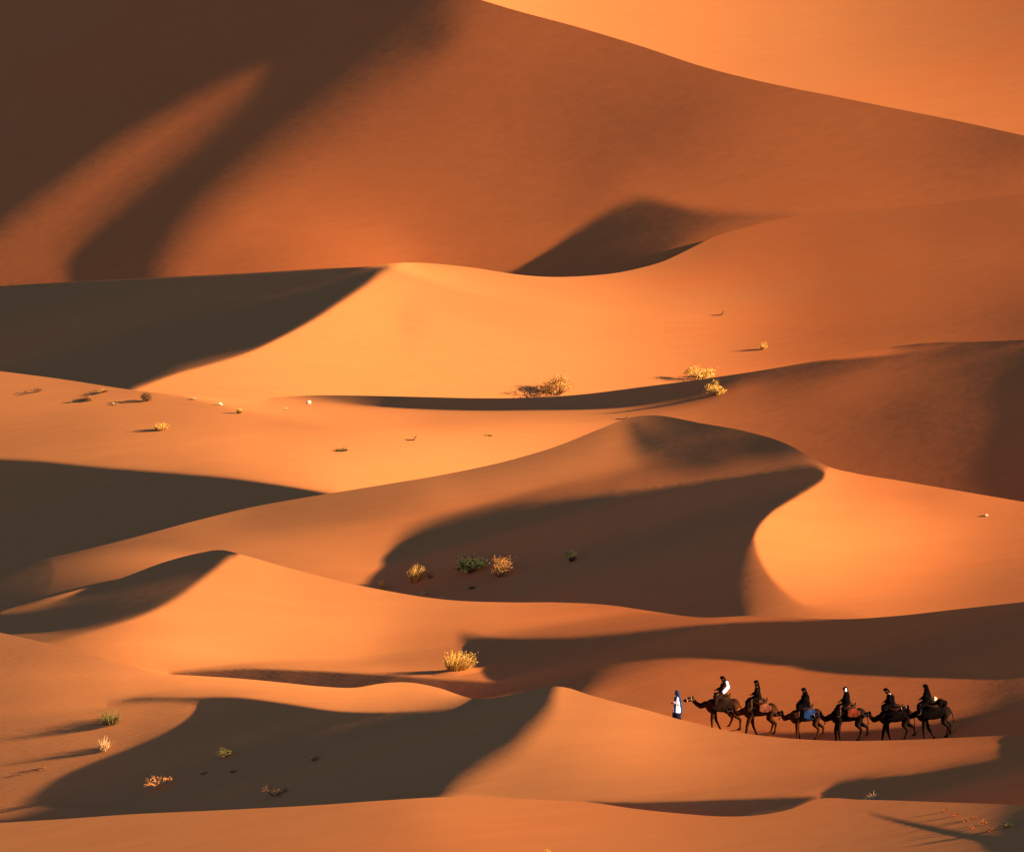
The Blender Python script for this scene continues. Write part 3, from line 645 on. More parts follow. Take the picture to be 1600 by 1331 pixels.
def make_camel(cx, heading_dx, feet, head, dip, coat, cloth, label, cy=None, drop=0.42, tail=0.0, blanket=(-0.55, 0.62), cloth_label=None, size=1.0):
    y = (float(crest(1, np.array(cx))) + 2.5) if cy is None else cy
    p = on_dune(2, cx, y)
    rz = math.pi + heading_dx
    t = thing('camel', label, 'camel', p, rz, 'camels of the caravan')
    d = Vector((math.cos(rz), math.sin(rz)))
    zf = height(2, p.x + d.x * 0.6, p.y + d.y * 0.6); zb = height(2, p.x - d.x * 0.6, p.y - d.y * 0.6)
    sl = (zf - zb) / 1.2 if zf and zb else 0.0
    pit = math.atan(sl) * 0.3; fall = max(-0.22, min(0.22, sl - math.tan(pit)))
    t.scale = (size, size, size)
    t.rotation_mode = 'XYZ'; t.rotation_euler = (0, -pit, rz)
    b = link('body', camel_body(feet, head, dip, tail, fall), coat, t)
    link('blanket', blanket_mesh(blanket[0], blanket[1], drop), cloth, t, cloth_label)
    link('saddle', saddle_mesh(), WOOD, t)
    link('halter', halter_mesh(*head), CREAM, t)
    for s in (-1, 1):
        e = bmesh.new(); ball(e, (head[0] + 0.12, s * 0.098, head[1] + 0.045), (0.022, 0.014, 0.022))
        me = bpy.data.meshes.new('eye'); e.to_mesh(me); e.free(); link('eye', me, EYE, t)
    return t

# ---------------------------------------------------------------- people
def hand(bm, wrist, to, palm_n, curl=0.5, side=1):
    """palm, four fingers of different lengths and a thumb"""
    w = Vector(wrist); d = (Vector(to) - w).normalized(); n = Vector(palm_n).normalized(); s = d.cross(n).normalized() * side
    for k in range(4):
        b = w + s * (0.028 - 0.019 * k)
        capsule(bm, w + s * (0.020 - 0.013 * k), 0.016, b + d * 0.085, 0.012, 8)
        L = (0.072, 0.082, 0.077, 0.060)[k]
        p = b + d * 0.085
        for j in range(3):
            a = curl * (0.5 + j * 0.75)
            q = p + (d * math.cos(a) + n * math.sin(a)) * L * (0.45, 0.32, 0.23)[j]
            capsule(bm, p, 0.0098 - 0.0008 * j, q, 0.009 - 0.0008 * j, 8); p = q
    p = w + s * 0.022 + d * 0.025
    for j, L in enumerate((0.04, 0.032, 0.026)):
        q = p + (s * (0.75 - 0.3 * j) + d * (0.6 + 0.2 * j) + n * 0.25).normalized() * L
        capsule(bm, p, 0.0125 - 0.001 * j, q, 0.0115 - 0.001 * j, 8); p = q

def head_shapes(bm, c, face, up):
    c, f, u = Vector(c), Vector(face).normalized(), Vector(up).normalized()
    s = f.cross(u).normalized(); u = s.cross(f).normalized()
    yaw = math.atan2(f.y, f.x); pit = -math.asin(max(-1, min(1, f.z)))
    ball(bm, c + u * 0.03 - f * 0.01, (0.098, 0.076, 0.100), pitch=pit, yaw=yaw)
    ball(bm, c - u * 0.045 + f * 0.02, (0.070, 0.058, 0.072), pitch=pit, yaw=yaw)
    ball(bm, c - u * 0.085 + f * 0.055, (0.026, 0.030, 0.020), pitch=pit, yaw=yaw)      # chin
    capsule(bm, c + u * 0.015 + f * 0.083, 0.010, c - u * 0.025 + f * 0.102, 0.015, 8)    # nose
    capsule(bm, c - u * 0.055 + f * 0.078 - s * 0.018, 0.009, c - u * 0.055 + f * 0.078 + s * 0.018, 0.009, 8)   # lips
    capsule(bm, c + u * 0.030 + f * 0.080 - s * 0.035, 0.010, c + u * 0.030 + f * 0.080 + s * 0.035, 0.010, 8)   # brow
    for k in (-1, 1):
        ball(bm, c + s * k * 0.078 - f * 0.005, (0.018, 0.008, 0.030), pitch=pit, yaw=yaw)
    return s, u

def scarf_mesh(c, face, up, tail_to, fat=1.0, veil=True):
    c, f, u = Vector(c), Vector(face).normalized(), Vector(up).normalized()
    bm = bmesh.new()
    yaw = math.atan2(f.y, f.x); pit = -math.asin(max(-1, min(1, f.z)))
    s = f.cross(u).normalized()
    for k, (dz, r) in enumerate(((0.065, 0.105), (0.095, 0.095), (0.120, 0.072))):       # turns of the turban
        n = 14
        tilt = (0.25, -0.2, 0.1)[k]
        chain(bm, [((c + u * (dz + tilt * 0.08 * math.sin(2 * math.pi * i / n)) + (f * math.cos(2 * math.pi * i / n) * 1.08 + s * math.sin(2 * math.pi * i / n)) * r * fat), 0.032 * fat) for i in range(n + 1)], 8)
    ball(bm, c + u * 0.11 - f * 0.01, (0.10 * fat, 0.085 * fat, 0.06 * fat), pitch=pit, yaw=yaw)
    n = 14                                                                             # round neck and chin
    chain(bm, [((c - u * (0.125 + 0.02 * math.cos(2 * math.pi * i / n)) + (f * math.cos(2 * math.pi * i / n) * 0.095 + s * math.sin(2 * math.pi * i / n) * 0.09)), 0.038) for i in range(n + 1)], 8)
    chain(bm, [(c + u * 0.06 - f * 0.09, 0.05 * fat), (c - u * 0.08 - f * 0.10, 0.055 * fat), (Vector(tail_to), 0.045)])
    return fuse(bm, 0.014, 3, 'headscarf')

def make_rider(camel, label, robe_mat, scarf_mat, lean=0.05, seat=(-0.05, 2.16), bulk=1.0, head_fwd=0.04, skirt=(0.45, -0.30), trouser_mat=None, extra=None, tall=1.0, slump=0.0):
    """seated astride; +x is the way the camel goes"""
    t = thing('person', label, 'person', camel.location, 0, 'riders of the caravan')
    M = camel.matrix_basis
    sx, sz = seat
    o = camel.matrix_basis @ Vector((sx, 0, sz))
    t.location = o; t.rotation_euler = camel.rotation_euler
    pel = Vector((0, 0, 0.08)); ch = Vector((lean * 0.55, 0, 0.40 * tall)); sh = Vector((lean + slump, 0, 0.55 * tall)); nk = Vector((lean + slump * 1.6 + head_fwd * 0.5, 0, 0.66 * tall))
    hc = Vector((lean + slump * 1.8 + head_fwd, 0, 0.80 * tall))
    up = (hc - nk).normalized(); face = Vector((1, 0, -0.12))
    bm = bmesh.new()
    chain(bm, [(pel, 0.15), ((pel + ch) / 2, 0.135), (ch, 0.15), (sh, 0.10), (nk, 0.055), (hc - Vector((0, 0, 0.05)), 0.055)])
    capsule(bm, sh + Vector((0, -0.15, -0.02)), 0.07, sh + Vector((0, 0.15, -0.02)), 0.07)
    head_shapes(bm, hc, face, up)
    arms = []
    for s in (-1, 1):
        S = sh + Vector((0, s * 0.19, -0.03)); E = Vector((lean * 0.6 + 0.10, s * 0.27, 0.27 * tall)); Wr = Vector((0.33, s * 0.10, 0.20 * tall))
        chain(bm, [(S, 0.062), (E, 0.047), (Wr, 0.030)])
        hand(bm, Wr, Wr + Vector((0.9, -s * 0.25, -0.1)), (0, -s * 0.2, -1), 0.75, s)
        arms.append((S, E, Wr))
        hip = Vector((0.02, s * 0.12, 0.06)); kn = Vector((0.40, s * 0.33, -0.10)); an = Vector((0.42, s * 0.37, -0.52))
        chain(bm, [(hip, 0.10), (kn, 0.068), (an, 0.042), (an + Vector((0.04, 0, -0.06)), 0.040), (an + Vector((0.17, 0.01 * s, -0.09)), 0.030)])
    link('body', fuse(bm, 0.0085, 2, 'person_body'), SKIN, t)
    bm = bmesh.new()
    b = bulk
    chain(bm, [(pel - Vector((0.02, 0, 0.02)), 0.22 * b), ((pel + ch) / 2, 0.19 * b), (ch, 0.20 * b), (sh - Vector((0, 0, 0.02)), 0.13 * b)])
    capsule(bm, sh + Vector((0, -0.16, -0.04)), 0.095 * b, sh + Vector((0, 0.16, -0.04)), 0.095 * b)
    for (S, E, Wr), s in zip(arms, (-1, 1)):
        chain(bm, [(S, 0.09 * b), (E, 0.085 * b), (E * 0.25 + Wr * 0.75, 0.066 * b)])
        kn = Vector((skirt[0], s * 0.34, skirt[1] + 0.2))
        chain(bm, [(Vector((0.02, s * 0.12, 0.05)), 0.17), (kn, 0.115), (Vector((skirt[0] + 0.03, s * 0.38, skirt[1])), 0.10)])
    chain(bm, [((0.0, 0, 0.0), 0.17), ((skirt[0] * 0.85, 0, 0.02 + skirt[1] * 0.25), 0.12)])
    link('robe', fuse(bm, 0.016, 4, 'robe'), robe_mat, t)
    if trouser_mat:
        for s in (-1, 1):
            bm = bmesh.new()
            chain(bm, [((0.38, s * 0.335, -0.08), 0.092), ((0.41, s * 0.37, -0.42), 0.085), ((0.42, s * 0.37, -0.47), 0.075)])
            link('trouser_leg', fuse(bm, 0.016, 3, 'trouser_leg'), trouser_mat, t)
    link('headscarf', scarf_mesh(hc, face, up, sh + Vector((-0.15, 0.02, -0.08))), scarf_mat, t)
    for s in (-1, 1):
        e = bmesh.new(); ball(e, hc + Vector((0.086, s * 0.032, 0.012)), (0.011, 0.013, 0.011))
        me = bpy.data.meshes.new('eye'); e.to_mesh(me); e.free(); link('eye', me, EYE, t)
    if extra: extra(t, sh, ch, hc, pel)
    return t

def cape(mat, pts, name='shawl', voxel=0.016):
    def add(t, sh, ch, hc, pel):
        bm = bmesh.new()
        for a, b in zip(pts, pts[1:]):
            capsule(bm, Vector(a[0]) + (sh if a[2] == 's' else hc if a[2] == 'h' else pel), a[1], Vector(b[0]) + (sh if b[2] == 's' else hc if b[2] == 'h' else pel), b[1])
        link(name, fuse(bm, voxel, 3, name), mat, t)
    return add

# ---------------------------------------------------------------- the caravan
c1 = make_camel(1130, 0.0, [(0.62, 0.0), (0.15, 0.0), (-0.95, 0.0), (-0.35, 0.22)], (1.70, 1.93), 1.48, BROWN_COAT, BROWN,
    'brown camel at the head of the caravan, neck stretched out behind the man on foot', drop=0.40, tail=0.05)
make_rider(c1, 'rider with a white cloth down the back, on the leading brown camel', BROWN, DARK, lean=-0.14, head_fwd=0.10, seat=(-0.02, 2.18), skirt=(0.40, -0.55), trouser_mat=BROWN,
    extra=cape(WHITE, [((-0.10, 0.10, 0.03), 0.10, 's'), ((-0.15, 0.08, -0.22), 0.12, 's'), ((-0.04, 0.19, 0.0), 0.12, 'p')]))
c2 = make_camel(1190, 0.0, [(0.95, 0.0), (0.25, 0.0), (-0.75, 0.0), (-0.55, 0.0)], (1.50, 1.62), 1.38, BROWN_COAT, SALMON,
    'brown camel, second in line, its head hidden behind the leading camel', drop=0.16, blanket=(-0.62, 0.05), cloth_label='salmon coloured blanket')
make_rider(c2, 'slim rider in dark wraps sitting bolt upright, on the second camel', DUSK, DARK, lean=0.03, head_fwd=0.02, seat=(0.05, 2.20), bulk=0.85, skirt=(0.62, -0.45), tall=1.03)
c3 = make_camel(1262, 0.0, [(0.55, 0.0), (0.42, 0.0), (-0.52, 0.0), (-0.92, 0.0)], (1.40, 1.76), 1.42, BROWN_COAT, BLUE,
    'dark camel under a blue blanket, third in line, nosing the rump before it', size=0.96, drop=0.30, blanket=(-0.55, 0.15), cloth_label='bright blue blanket')
make_rider(c3, 'broad rider in black with elbows out, above the blue blanket', DARK, DARK, lean=-0.03, head_fwd=0.06, seat=(-0.02, 2.12), bulk=1.2, skirt=(0.40, -0.22))
c4 = make_camel(1328, 0.0, [(0.50, 0.0), (0.75, 0.12), (-0.50, 0.0), (-0.98, 0.05)], (1.52, 1.66), 1.36, BLACK_COAT, RED,
    'black camel with a rust and cream saddle cloth, fourth in line', size=1.02, drop=0.14, blanket=(-0.62, 0.05), cloth_label='rust coloured saddle cloth')
make_rider(c4, 'rider in black whose face is wrapped in a white cloth', DARK, DARK, lean=0.0, head_fwd=0.03, seat=(0.02, 2.10), skirt=(0.60, -0.50),
    extra=cape(WHITE, [((-0.02, 0.085, -0.05), 0.060, 'h'), ((-0.02, 0.09, 0.05), 0.058, 'h')], 'face_cloth', 0.012))
c5 = make_camel(1402, 0.0, [(0.92, 0.0), (0.35, 0.0), (-0.42, 0.0), (-1.02, 0.06)], (1.48, 1.74), 1.36, BLACK_COAT, DUSK,
    'black camel with a pale halter strap, fifth in line', size=0.97, drop=0.34)
make_rider(c5, 'hunched rider in dark clothes with a pale collar, on the fifth camel', DARK, DARK, lean=-0.02, head_fwd=0.10, seat=(0.22, 2.14), bulk=1.15, skirt=(0.40, -0.30), slump=0.06,
    extra=cape(CREAM, [((-0.03, 0.15, 0.07), 0.055, 's'), ((0.06, 0.08, 0.10), 0.05, 's')], 'collar'))
c6 = make_camel(1462, 0.0, [(0.62, 0.0), (0.05, 0.0), (-0.62, 0.0), (-0.82, 0.0)], (1.42, 1.92), 1.42, BLACK_COAT, DUSK,
    'black camel at the tail of the caravan, carrying bundles behind its rider', drop=0.36)
make_rider(c6, 'rider in a long black veil, last of the caravan', DARK, DARK, lean=0.0, head_fwd=0.03, seat=(0.30, 2.12), bulk=1.0, skirt=(0.45, -0.40), tall=1.04,
    extra=cape(DARK, [((-0.05, 0, 0.06), 0.10, 'h'), ((-0.10, 0, -0.06), 0.12, 's'), ((-0.13, 0, -0.30), 0.14, 's')], 'veil'))

def bundle(camel, spots, mat, label, cord_mat):
    t = thing('bundle', label, 'bundle', camel.location, 0, 'bundles on the last camel')
    c = Vector(spots[0][0]); t.location = camel.matrix_basis @ c; t.rotation_euler = camel.rotation_euler
    bm = bmesh.new()
    for p, r in spots: ball(bm, Vector(p) - c, r, pitch=0.2)
    link('sack', fuse(bm, 0.02, 4, 'sack'), mat, t)
    bm = bmesh.new()
    r = spots[0][1]; n = 16
    chain(bm, [((r[0] * 0.1, (r[1] + 0.004) * math.cos(2 * math.pi * i / n), (r[2] + 0.004) * math.sin(2 * math.pi * i / n)), 0.014) for i in range(n + 1)], 6)
    me = bpy.data.meshes.new('cord'); bm.to_mesh(me); bm.free(); link('cord', me, cord_mat, t)
bundle(c6, [((-0.10, -0.06, 2.22), (0.17, 0.20, 0.17))], CREAM, 'cream bundle tied just behind the last rider', BROWN)
bundle(c6, [((-0.42, 0, 2.03), (0.24, 0.32, 0.22)), ((-0.62, 0, 1.98), (0.2, 0.3, 0.17))], DUSK, 'dark roll of bedding over the rump of the last camel', BROWN)

# ---------------------------------------------------------------- the guide on foot
def make_guide():
    p = on_dune(2, 1058, float(crest(1, np.array(1058.0))) + 1.5)
    t = thing('person', 'man on foot in a long white robe and blue shawl, leading the caravan', 'person', p, math.pi + 0.25); t.scale = (0.95, 0.95, 0.95)
    bm = bmesh.new()
    hc = Vector((0.06, 0, 1.60)); sh = Vector((0.02, 0, 1.38))
    chain(bm, [((0, 0, 0.95), 0.14), ((0, 0, 1.15), 0.12), ((0.01, 0, 1.30), 0.135), (sh, 0.09), ((0.04, 0, 1.48), 0.055), ((0.05, 0, 1.54), 0.05)])
    capsule(bm, sh + Vector((0, -0.15, 0)), 0.065, sh + Vector((0, 0.15, 0)), 0.065)
    head_shapes(bm, hc, (1, 0, -0.15), (0.1, 0, 1))
    arms = []
    for s, e, w in ((-1, (-0.06, -0.25, 1.12), (0.08, -0.24, 0.90)), (1, (0.06, 0.25, 1.12), (0.27, 0.16, 1.05))):
        S = sh + Vector((0, s * 0.18, -0.02)); E = Vector(e); Wr = Vector(w)
        chain(bm, [(S, 0.06), (E, 0.045), (Wr, 0.030)]); hand(bm, Wr, Wr + (Wr - E), (0, -s, 0.1), 0.35, s)
        arms.append((S, E, Wr))
    for s, f in ((-1, 0.24), (1, -0.22)):
        kn = Vector((f * 0.6 + 0.05, s * 0.10, 0.50))
        chain(bm, [((0, s * 0.10, 0.92), 0.105), (kn, 0.065), ((f, s * 0.10, 0.09), 0.042), ((f + 0.05, s * 0.10, 0.045), 0.040), ((f + 0.17, s * 0.115, 0.035), 0.032)])
    link('body', fuse(bm, 0.0085, 2, 'person_body'), SKIN, t)
    bm = bmesh.new()
    chain(bm, [((0.02, 0, 0.32), 0.25), ((0.01, 0, 0.62), 0.225), ((0, 0, 0.95), 0.19), ((0, 0, 1.20), 0.17), (sh - Vector((0, 0, 0.02)), 0.12)])
    capsule(bm, sh + Vector((0, -0.16, -0.03)), 0.085, sh + Vector((0, 0.16, -0.03)), 0.085)
    for S, E, Wr in arms: chain(bm, [(S, 0.085), (E, 0.08), (E * 0.2 + Wr * 0.8, 0.075)])
    link('robe', fuse(bm, 0.016, 4, 'robe'), WHITE, t)
    bm = bmesh.new()
    chain(bm, [((0.02, 0, 0.36), 0.257), ((0.02, 0, 0.14), 0.268)], 16)
    link('hem', fuse(bm, 0.016, 2, 'hem'), NAVY, t)
    bm = bmesh.new()                                      # shawl over head, shoulders and back
    chain(bm, [((0.03, 0, 1.72), 0.09), ((-0.03, 0, 1.60), 0.12), ((-0.05, 0, 1.44), 0.12), ((-0.10, 0.0, 1.20), 0.16), ((-0.14, 0, 0.90), 0.16), ((-0.20, 0, 0.45), 0.15)])
    capsule(bm, (-0.02, -0.18, 1.36), 0.095, (-0.02, 0.18, 1.36), 0.095)
    chain(bm, [((0.06, 0.15, 1.40), 0.09), ((-0.06, 0.20, 1.20), 0.08)])
    chain(bm, [((0.16, 0.12, 1.34), 0.07), ((0.17, 0.14, 0.90), 0.07), ((0.17, 0.14, 0.4), 0.07)])
    link('shawl', fuse(bm, 0.016, 3, 'shawl'), BLUE, t)
    for s in (-1, 1):
        e = bmesh.new(); ball(e, hc + Vector((0.086, s * 0.032, 0.012)), (0.011, 0.013, 0.011))
        me = bpy.data.meshes.new('eye'); e.to_mesh(me); e.free(); link('eye', me, EYE, t)
make_guide()

# ---------------------------------------------------------------- plants and stones
def leaf_mat(name, a, b):
    m = flat(name, a, 0.8, col2=b, scale=6.0); return m
STRAW = leaf_mat('straw_leaves', (0.36, 0.20, 0.045), (0.22, 0.11, 0.026))
GOLD = leaf_mat('golden_leaves', (0.50, 0.30, 0.06), (0.32, 0.17, 0.035))
ORANGE = leaf_mat('orange_twigs', (0.42, 0.18, 0.055), (0.26, 0.10, 0.03))
SCRUB = leaf_mat('dusty_red_leaves', (0.20, 0.055, 0.016), (0.12, 0.035, 0.012))
RUSTY = leaf_mat('rusty_leaves', (0.27, 0.135, 0.040), (0.13, 0.055, 0.020))
GREEN = leaf_mat('dull_green_leaves', (0.060, 0.066, 0.018), (0.11, 0.09, 0.025))
DEEP = leaf_mat('dark_green_leaves', (0.018, 0.030, 0.012), (0.035, 0.045, 0.016))
TWIG = leaf_mat('twigs', (0.10, 0.052, 0.025), (0.05, 0.026, 0.014))
PALE = leaf_mat('bleached_stalks', (0.44, 0.29, 0.13), (0.30, 0.18, 0.08))
STONE = leaf_mat('pale_stone', (0.52, 0.38, 0.24), (0.40, 0.28, 0.17))

def blade(bm, p0, d, L, w, droop, rng, segs=3):
    side = d.cross(Vector((rng.uniform(-1, 1), rng.uniform(-1, 1), rng.uniform(-.3, 1)))).normalized()
    prev = None; p = Vector(p0); dd = Vector(d)
    for i in range(segs + 1):
        ww = w * (1 - i / segs) ** 0.7 * 0.5 + w * 0.06
        a, b = bm.verts.new(p - side * ww), bm.verts.new(p + side * ww)
        if prev: bm.faces.new((prev[0], prev[1], b, a))
        prev = (a, b)
        p = p + dd * (L / segs); dd = (dd + Vector((0, 0, -droop))).normalized()
def leaf(bm, p, s, rng):
    n = Vector((rng.gauss(0, 1), rng.gauss(0, 1), rng.gauss(0, 1))).normalized(); a = n.orthogonal().normalized(); b = n.cross(a)
    k = rng.uniform(0.5, 1)
    bm.faces.new([bm.verts.new(p + a * s), bm.verts.new(p + b * s * 0.5 * k), bm.verts.new(p - a * s), bm.verts.new(p - b * s * 0.5 * k)])
def mesh_of(bm, name):
    me = bpy.data.meshes.new(name); bm.to_mesh(me); bm.free(); return me

PLANTS = 0
def plant(k, x, y, w, h, kind, mat, label, cat='bush', name='desert_bush', lean=(0, 0), mat2=None, mound=0, n=None):
    """w, h in survey points; the plant is rooted at (x, y) on dune k"""
    global PLANTS
    PLANTS += 1
    rng = random.Random(PLANTS * 7 + 3)
    p = on_dune(k, x, y); W2, H2 = metres(p, w), metres(p, h)
    t = thing(name, label, cat, p, 0, 'plants on the dunes')
    px = metres(p, 1.0)
    base = 0.0
    if mound:
        bm = bmesh.new()
        N, R = 22, W2 * 0.62
        rings = []
        for i in range(9):
            r = R * i / 8; z = mound * H2 * (1 + math.cos(math.pi * i / 8)) / 2 - (0.03 * H2 if i == 8 else 0)
            ring = []
            for j in range(N):
                a = 2 * math.pi * j / N
                rr = r * (1 + 0.08 * math.sin(3 * a + 1) + 0.05 * math.sin(7 * a))
                X, Y = rr * math.cos(a) * 1.25, rr * math.sin(a)
                g = height(k, p.x + X, p.y + Y)
                ring.append(bm.verts.new((X, Y, (g - p.z if g is not None and abs(g - p.z) < 1.5 else 0) + z * (1 + 0.1 * math.sin(5 * a)))))
            rings.append(ring)
        for a, b in zip(rings, rings[1:]):
            for j in range(N): bm.faces.new((a[j], a[(j + 1) % N], b[(j + 1) % N], b[j]))
        me = mesh_of(bm, 'sand_heap')
        for f in me.polygons: f.use_smooth = True
        link('sand_heap', me, SANDS[k], t)
        base = mound * H2 * 0.8
    st, fo = bmesh.new(), bmesh.new()
    if kind in ('tuft', 'fan', 'flat'):
        n = 2 * (n or {'tuft': 150, 'fan': 60, 'flat': 70}[kind])
        for i in range(n):
            a = rng.uniform(0, 2 * math.pi); r = rng.random() ** 0.5
            X, Y = r * math.cos(a) * W2 * 0.22, r * math.sin(a) * W2 * 0.22
            spread_ = {'tuft': 0.75, 'fan': 0.45, 'flat': 1.6}[kind]
            d = Vector((math.cos(a) * r * spread_ + rng.gauss(0, .15) + lean[0], math.sin(a) * r * spread_ + rng.gauss(0, .15) + lean[1], 1 if kind != 'flat' else 0.45)).normalized()
            L = rng.uniform(0.45, 1.05) * (1 - 0.4 * r * r) * (H2 * 1.05 if kind != 'flat' else W2 * 0.5)
            blade(fo if rng.random() < 0.8 else st, (X, Y, base - 0.03 * H2), d, L, max(px * 0.55, H2 * 0.022), 0.10 if kind != 'flat' else 0.25, rng)
        for i in range(n // 2):
            a = rng.uniform(0, 2 * math.pi); r = rng.random() ** 0.5
            q = Vector((r * math.cos(a) * W2 * 0.42 + lean[0] * H2 * .4, r * math.sin(a) * W2 * 0.42, base + H2 * rng.uniform(0.25, 0.85) * (1 if kind != 'flat' else .5)))
            leaf(fo, q, max(px * 0.8, W2 * 0.02), rng)
    elif kind == 'shrub':
        n = 2 * (n or 420)
        clumps = []
        for c in range(15):
            a = rng.uniform(0, 2 * math.pi); r = rng.random() ** 0.5 * 0.42
            clumps.append((Vector((math.cos(a) * r * W2, math.sin(a) * r * W2, H2 * (0.12 + 0.66 * rng.random() * (1 - (r / 0.45) ** 2 * 0.5)))), rng.uniform(0.6, 1.1)))
        for q, s in clumps:
            q = q + Vector((lean[0] * q.z, lean[1] * q.z, 0))
            for b in range(3):
                d = (q * rng.uniform(0.8, 1.2) + Vector((rng.gauss(0, .06), rng.gauss(0, .06), rng.gauss(0, .06))) * H2)
                blade(st, (rng.gauss(0, .04) * W2, rng.gauss(0, .04) * W2, -0.05 * H2), d.normalized(), d.length * 1.1, max(px * 0.8, H2 * 0.03), 0.03, rng)
            for i in range(n // 9):
                o = Vector((rng.gauss(0, .105) * W2 * s, rng.gauss(0, .105) * W2 * s, rng.gauss(0, .11) * H2 * s))
                pq = q + o
                if pq.z > 0: leaf(fo, pq, max(px * 0.8, W2 * 0.026) * rng.uniform(0.6, 1.4), rng)
    elif kind == 'dead':
        n = n or 24
        def twig(p0, d, L, w, depth):
            q = p0 + d * L
            capsule(st, p0, w, q, w * 0.6, 6)
            if depth:
                for b in range(rng.choice((2, 3))):
                    d2 = (d + Vector((rng.gauss(0, .55), rng.gauss(0, .55), rng.gauss(0, .35)))).normalized()
                    twig(q, d2, L * rng.uniform(0.6, 0.85), w * 0.62, depth - 1)
        for i in range(5):
            a = rng.uniform(0, 2 * math.pi)
            twig(Vector((math.cos(a) * W2 * .08, math.sin(a) * W2 * .08, -0.02)), Vector((math.cos(a) * 0.8 + lean[0], math.sin(a) * 0.8 + lean[1], 0.55)).normalized(), max(W2, H2) * 0.22, max(px * 0.55, W2 * 0.022), 3)
        for i in range(n):
            a = rng.uniform(0, 2 * math.pi); r = rng.random() ** 0.5 * 0.4
            leaf(fo, Vector((math.cos(a) * r * W2 + lean[0] * W2 * .3, math.sin(a) * r * W2, H2 * rng.uniform(0.1, 0.8))), max(px * 1.2, W2 * 0.04), rng)
    elif kind == 'stick':
        L = W2
        chain(st, [((-0.55 * L, 0.1 * L, 0.02), max(px * .5, .03)), ((-0.1 * L, 0, 0.03), max(px * .9, .04)), ((0.3 * L, 0, 0.05), max(px * 1.0, .05)), ((0.48 * L, 0, H2), max(px * .6, .03))], 8)
        capsule(st, (0.1 * L, 0, 0.04), max(px * .5, .03), (0.2 * L, -0.25 * L, 0.10), max(px * .3, .02), 6)
        for i in range(10): leaf(fo, Vector((rng.uniform(0.1, .5) * L, rng.gauss(0, .05) * L, rng.uniform(.05, 1) * H2)), px * 0.8, rng)
    if len(st.faces): link('stems', mesh_of(st, 'stems'), mat2 or TWIG, t)
    else: st.free()
    if len(fo.faces): link('foliage', mesh_of(fo, 'foliage'), mat, t)
    else: fo.free()
    return t

def stone(k, x, y, w, label):
    p = on_dune(k, x, y); s = metres(p, w) * 0.5
    rng = random.Random(int(x))
    bm = bmesh.new(); bmesh.ops.create_icosphere(bm, subdivisions=3, radius=1)
    c = [(Vector((rng.gauss(0, 1), rng.gauss(0, 1), rng.gauss(0, 1))).normalized(), rng.uniform(.55, .9)) for _ in range(9)]
    for v in bm.verts:
        for n, d in c:
            e = v.co.dot(n) - d
            if e > 0: v.co -= n * e
        v.co = Vector((v.co.x * s * 1.1, v.co.y * s * 0.9, v.co.z * s * 0.8 + s * 0.45))
    o = link('stone', mesh_of(bm, 'stone'), STONE)
    o.location = p; o['label'] = label; o['category'] = 'stone'; o['group'] = 'pale stones on the dunes'

# on the bright middle dune (5) and the crest before it (4)
plant(5, 872, 616, 46, 36, 'shrub', STRAW, 'big fluffy straw coloured bush at the foot of the bright middle dune', n=620)
plant(5, 828, 620, 34, 12, 'dead', RUSTY, 'low brown bush just left of the big fluffy straw bush', lean=(.3, 0))
plant(5, 1098, 592, 50, 24, 'shrub', GOLD, 'wide golden bush growing right behind the dark dune crest', n=420)
plant(4, 1117, 617, 34, 26, 'shrub', GOLD, 'round golden bush standing in the shade below the dark crest')
plant(5, 1192, 546, 16, 14, 'fan', GOLD, 'small yellow tuft up the orange slope, right of the two golden bushes', 'grass', 'grass_tuft', lean=(.25, 0))
plant(5, 1122, 493, 18, 7, 'stick', TWIG, 'thin dead twig high on the bright middle dune', 'twig', 'dry_twig')
# sparse field on the left (4)
F4 = [
 (58, 612, 16, 7, 'dead', TWIG, 'dark low shrub, leftmost of the sparse field at the picture edge', 'bush', 'desert_bush'),
 (160, 612, 24, 10, 'flat', STRAW, 'flat straw tuft on the crest just left of the dark dune corner', 'grass', 'grass_tuft'),
 (138, 626, 12, 11, 'shrub', RUSTY, 'small upright brown shrub with a long streak of shadow to its left', 'bush', 'desert_bush'),
 (180, 632, 12, 5, 'flat', PALE, 'tiny pale tuft between the upright brown shrub and the round dark one', 'grass', 'grass_tuft'),
 (228, 627, 22, 15, 'shrub', TWIG, 'round dark brown shrub below the corner where dark and bright dunes meet', 'bush', 'desert_bush'),
 (302, 624, 10, 5, 'flat', PALE, 'bleached speck of grass on the crest line left of the white stones', 'grass', 'grass_tuft'),
 (374, 646, 12, 9, 'tuft', GOLD, 'little golden tuft casting a thin dark line, near the upper white stone', 'grass', 'grass_tuft'),
 (445, 640, 12, 5, 'flat', PALE, 'faint pale tuft just left of the brightest white stone', 'grass', 'grass_tuft'),
 (252, 672, 34, 14, 'tuft', GOLD, 'spreading yellow tuft alone on the lower left of the sparse field', 'grass', 'grass_tuft'),
 (534, 704, 24, 11, 'flat', GREEN, 'olive green tuft low in the sparse field above the dark shadow tip', 'grass', 'grass_tuft'),
 (640, 688, 22, 7, 'stick', TWIG, 'black curved twig lying on bare bright sand', 'twig', 'dry_twig'),
 (764, 681, 16, 6, 'flat', STRAW, 'small straw tuft right of the black curved twig', 'grass', 'grass_tuft'),
 (972, 655, 18, 5, 'stick', TWIG, 'dark streak by the tip of the central peak, in place of a shadow', 'twig', 'dry_twig'),  # twig shape added where there is only a small shadow
]
for x, y, w, h, kd, mt, lb, ct, nm in F4: plant(4, x, y, w, h, kd, mt, lb, ct, nm)
stone(4, 344, 633, 7, 'pale stone at the top of the sparse field, beside the little golden tuft')
stone(4, 482, 631, 9, 'brightest white stone, at the left end of the shadow strip')
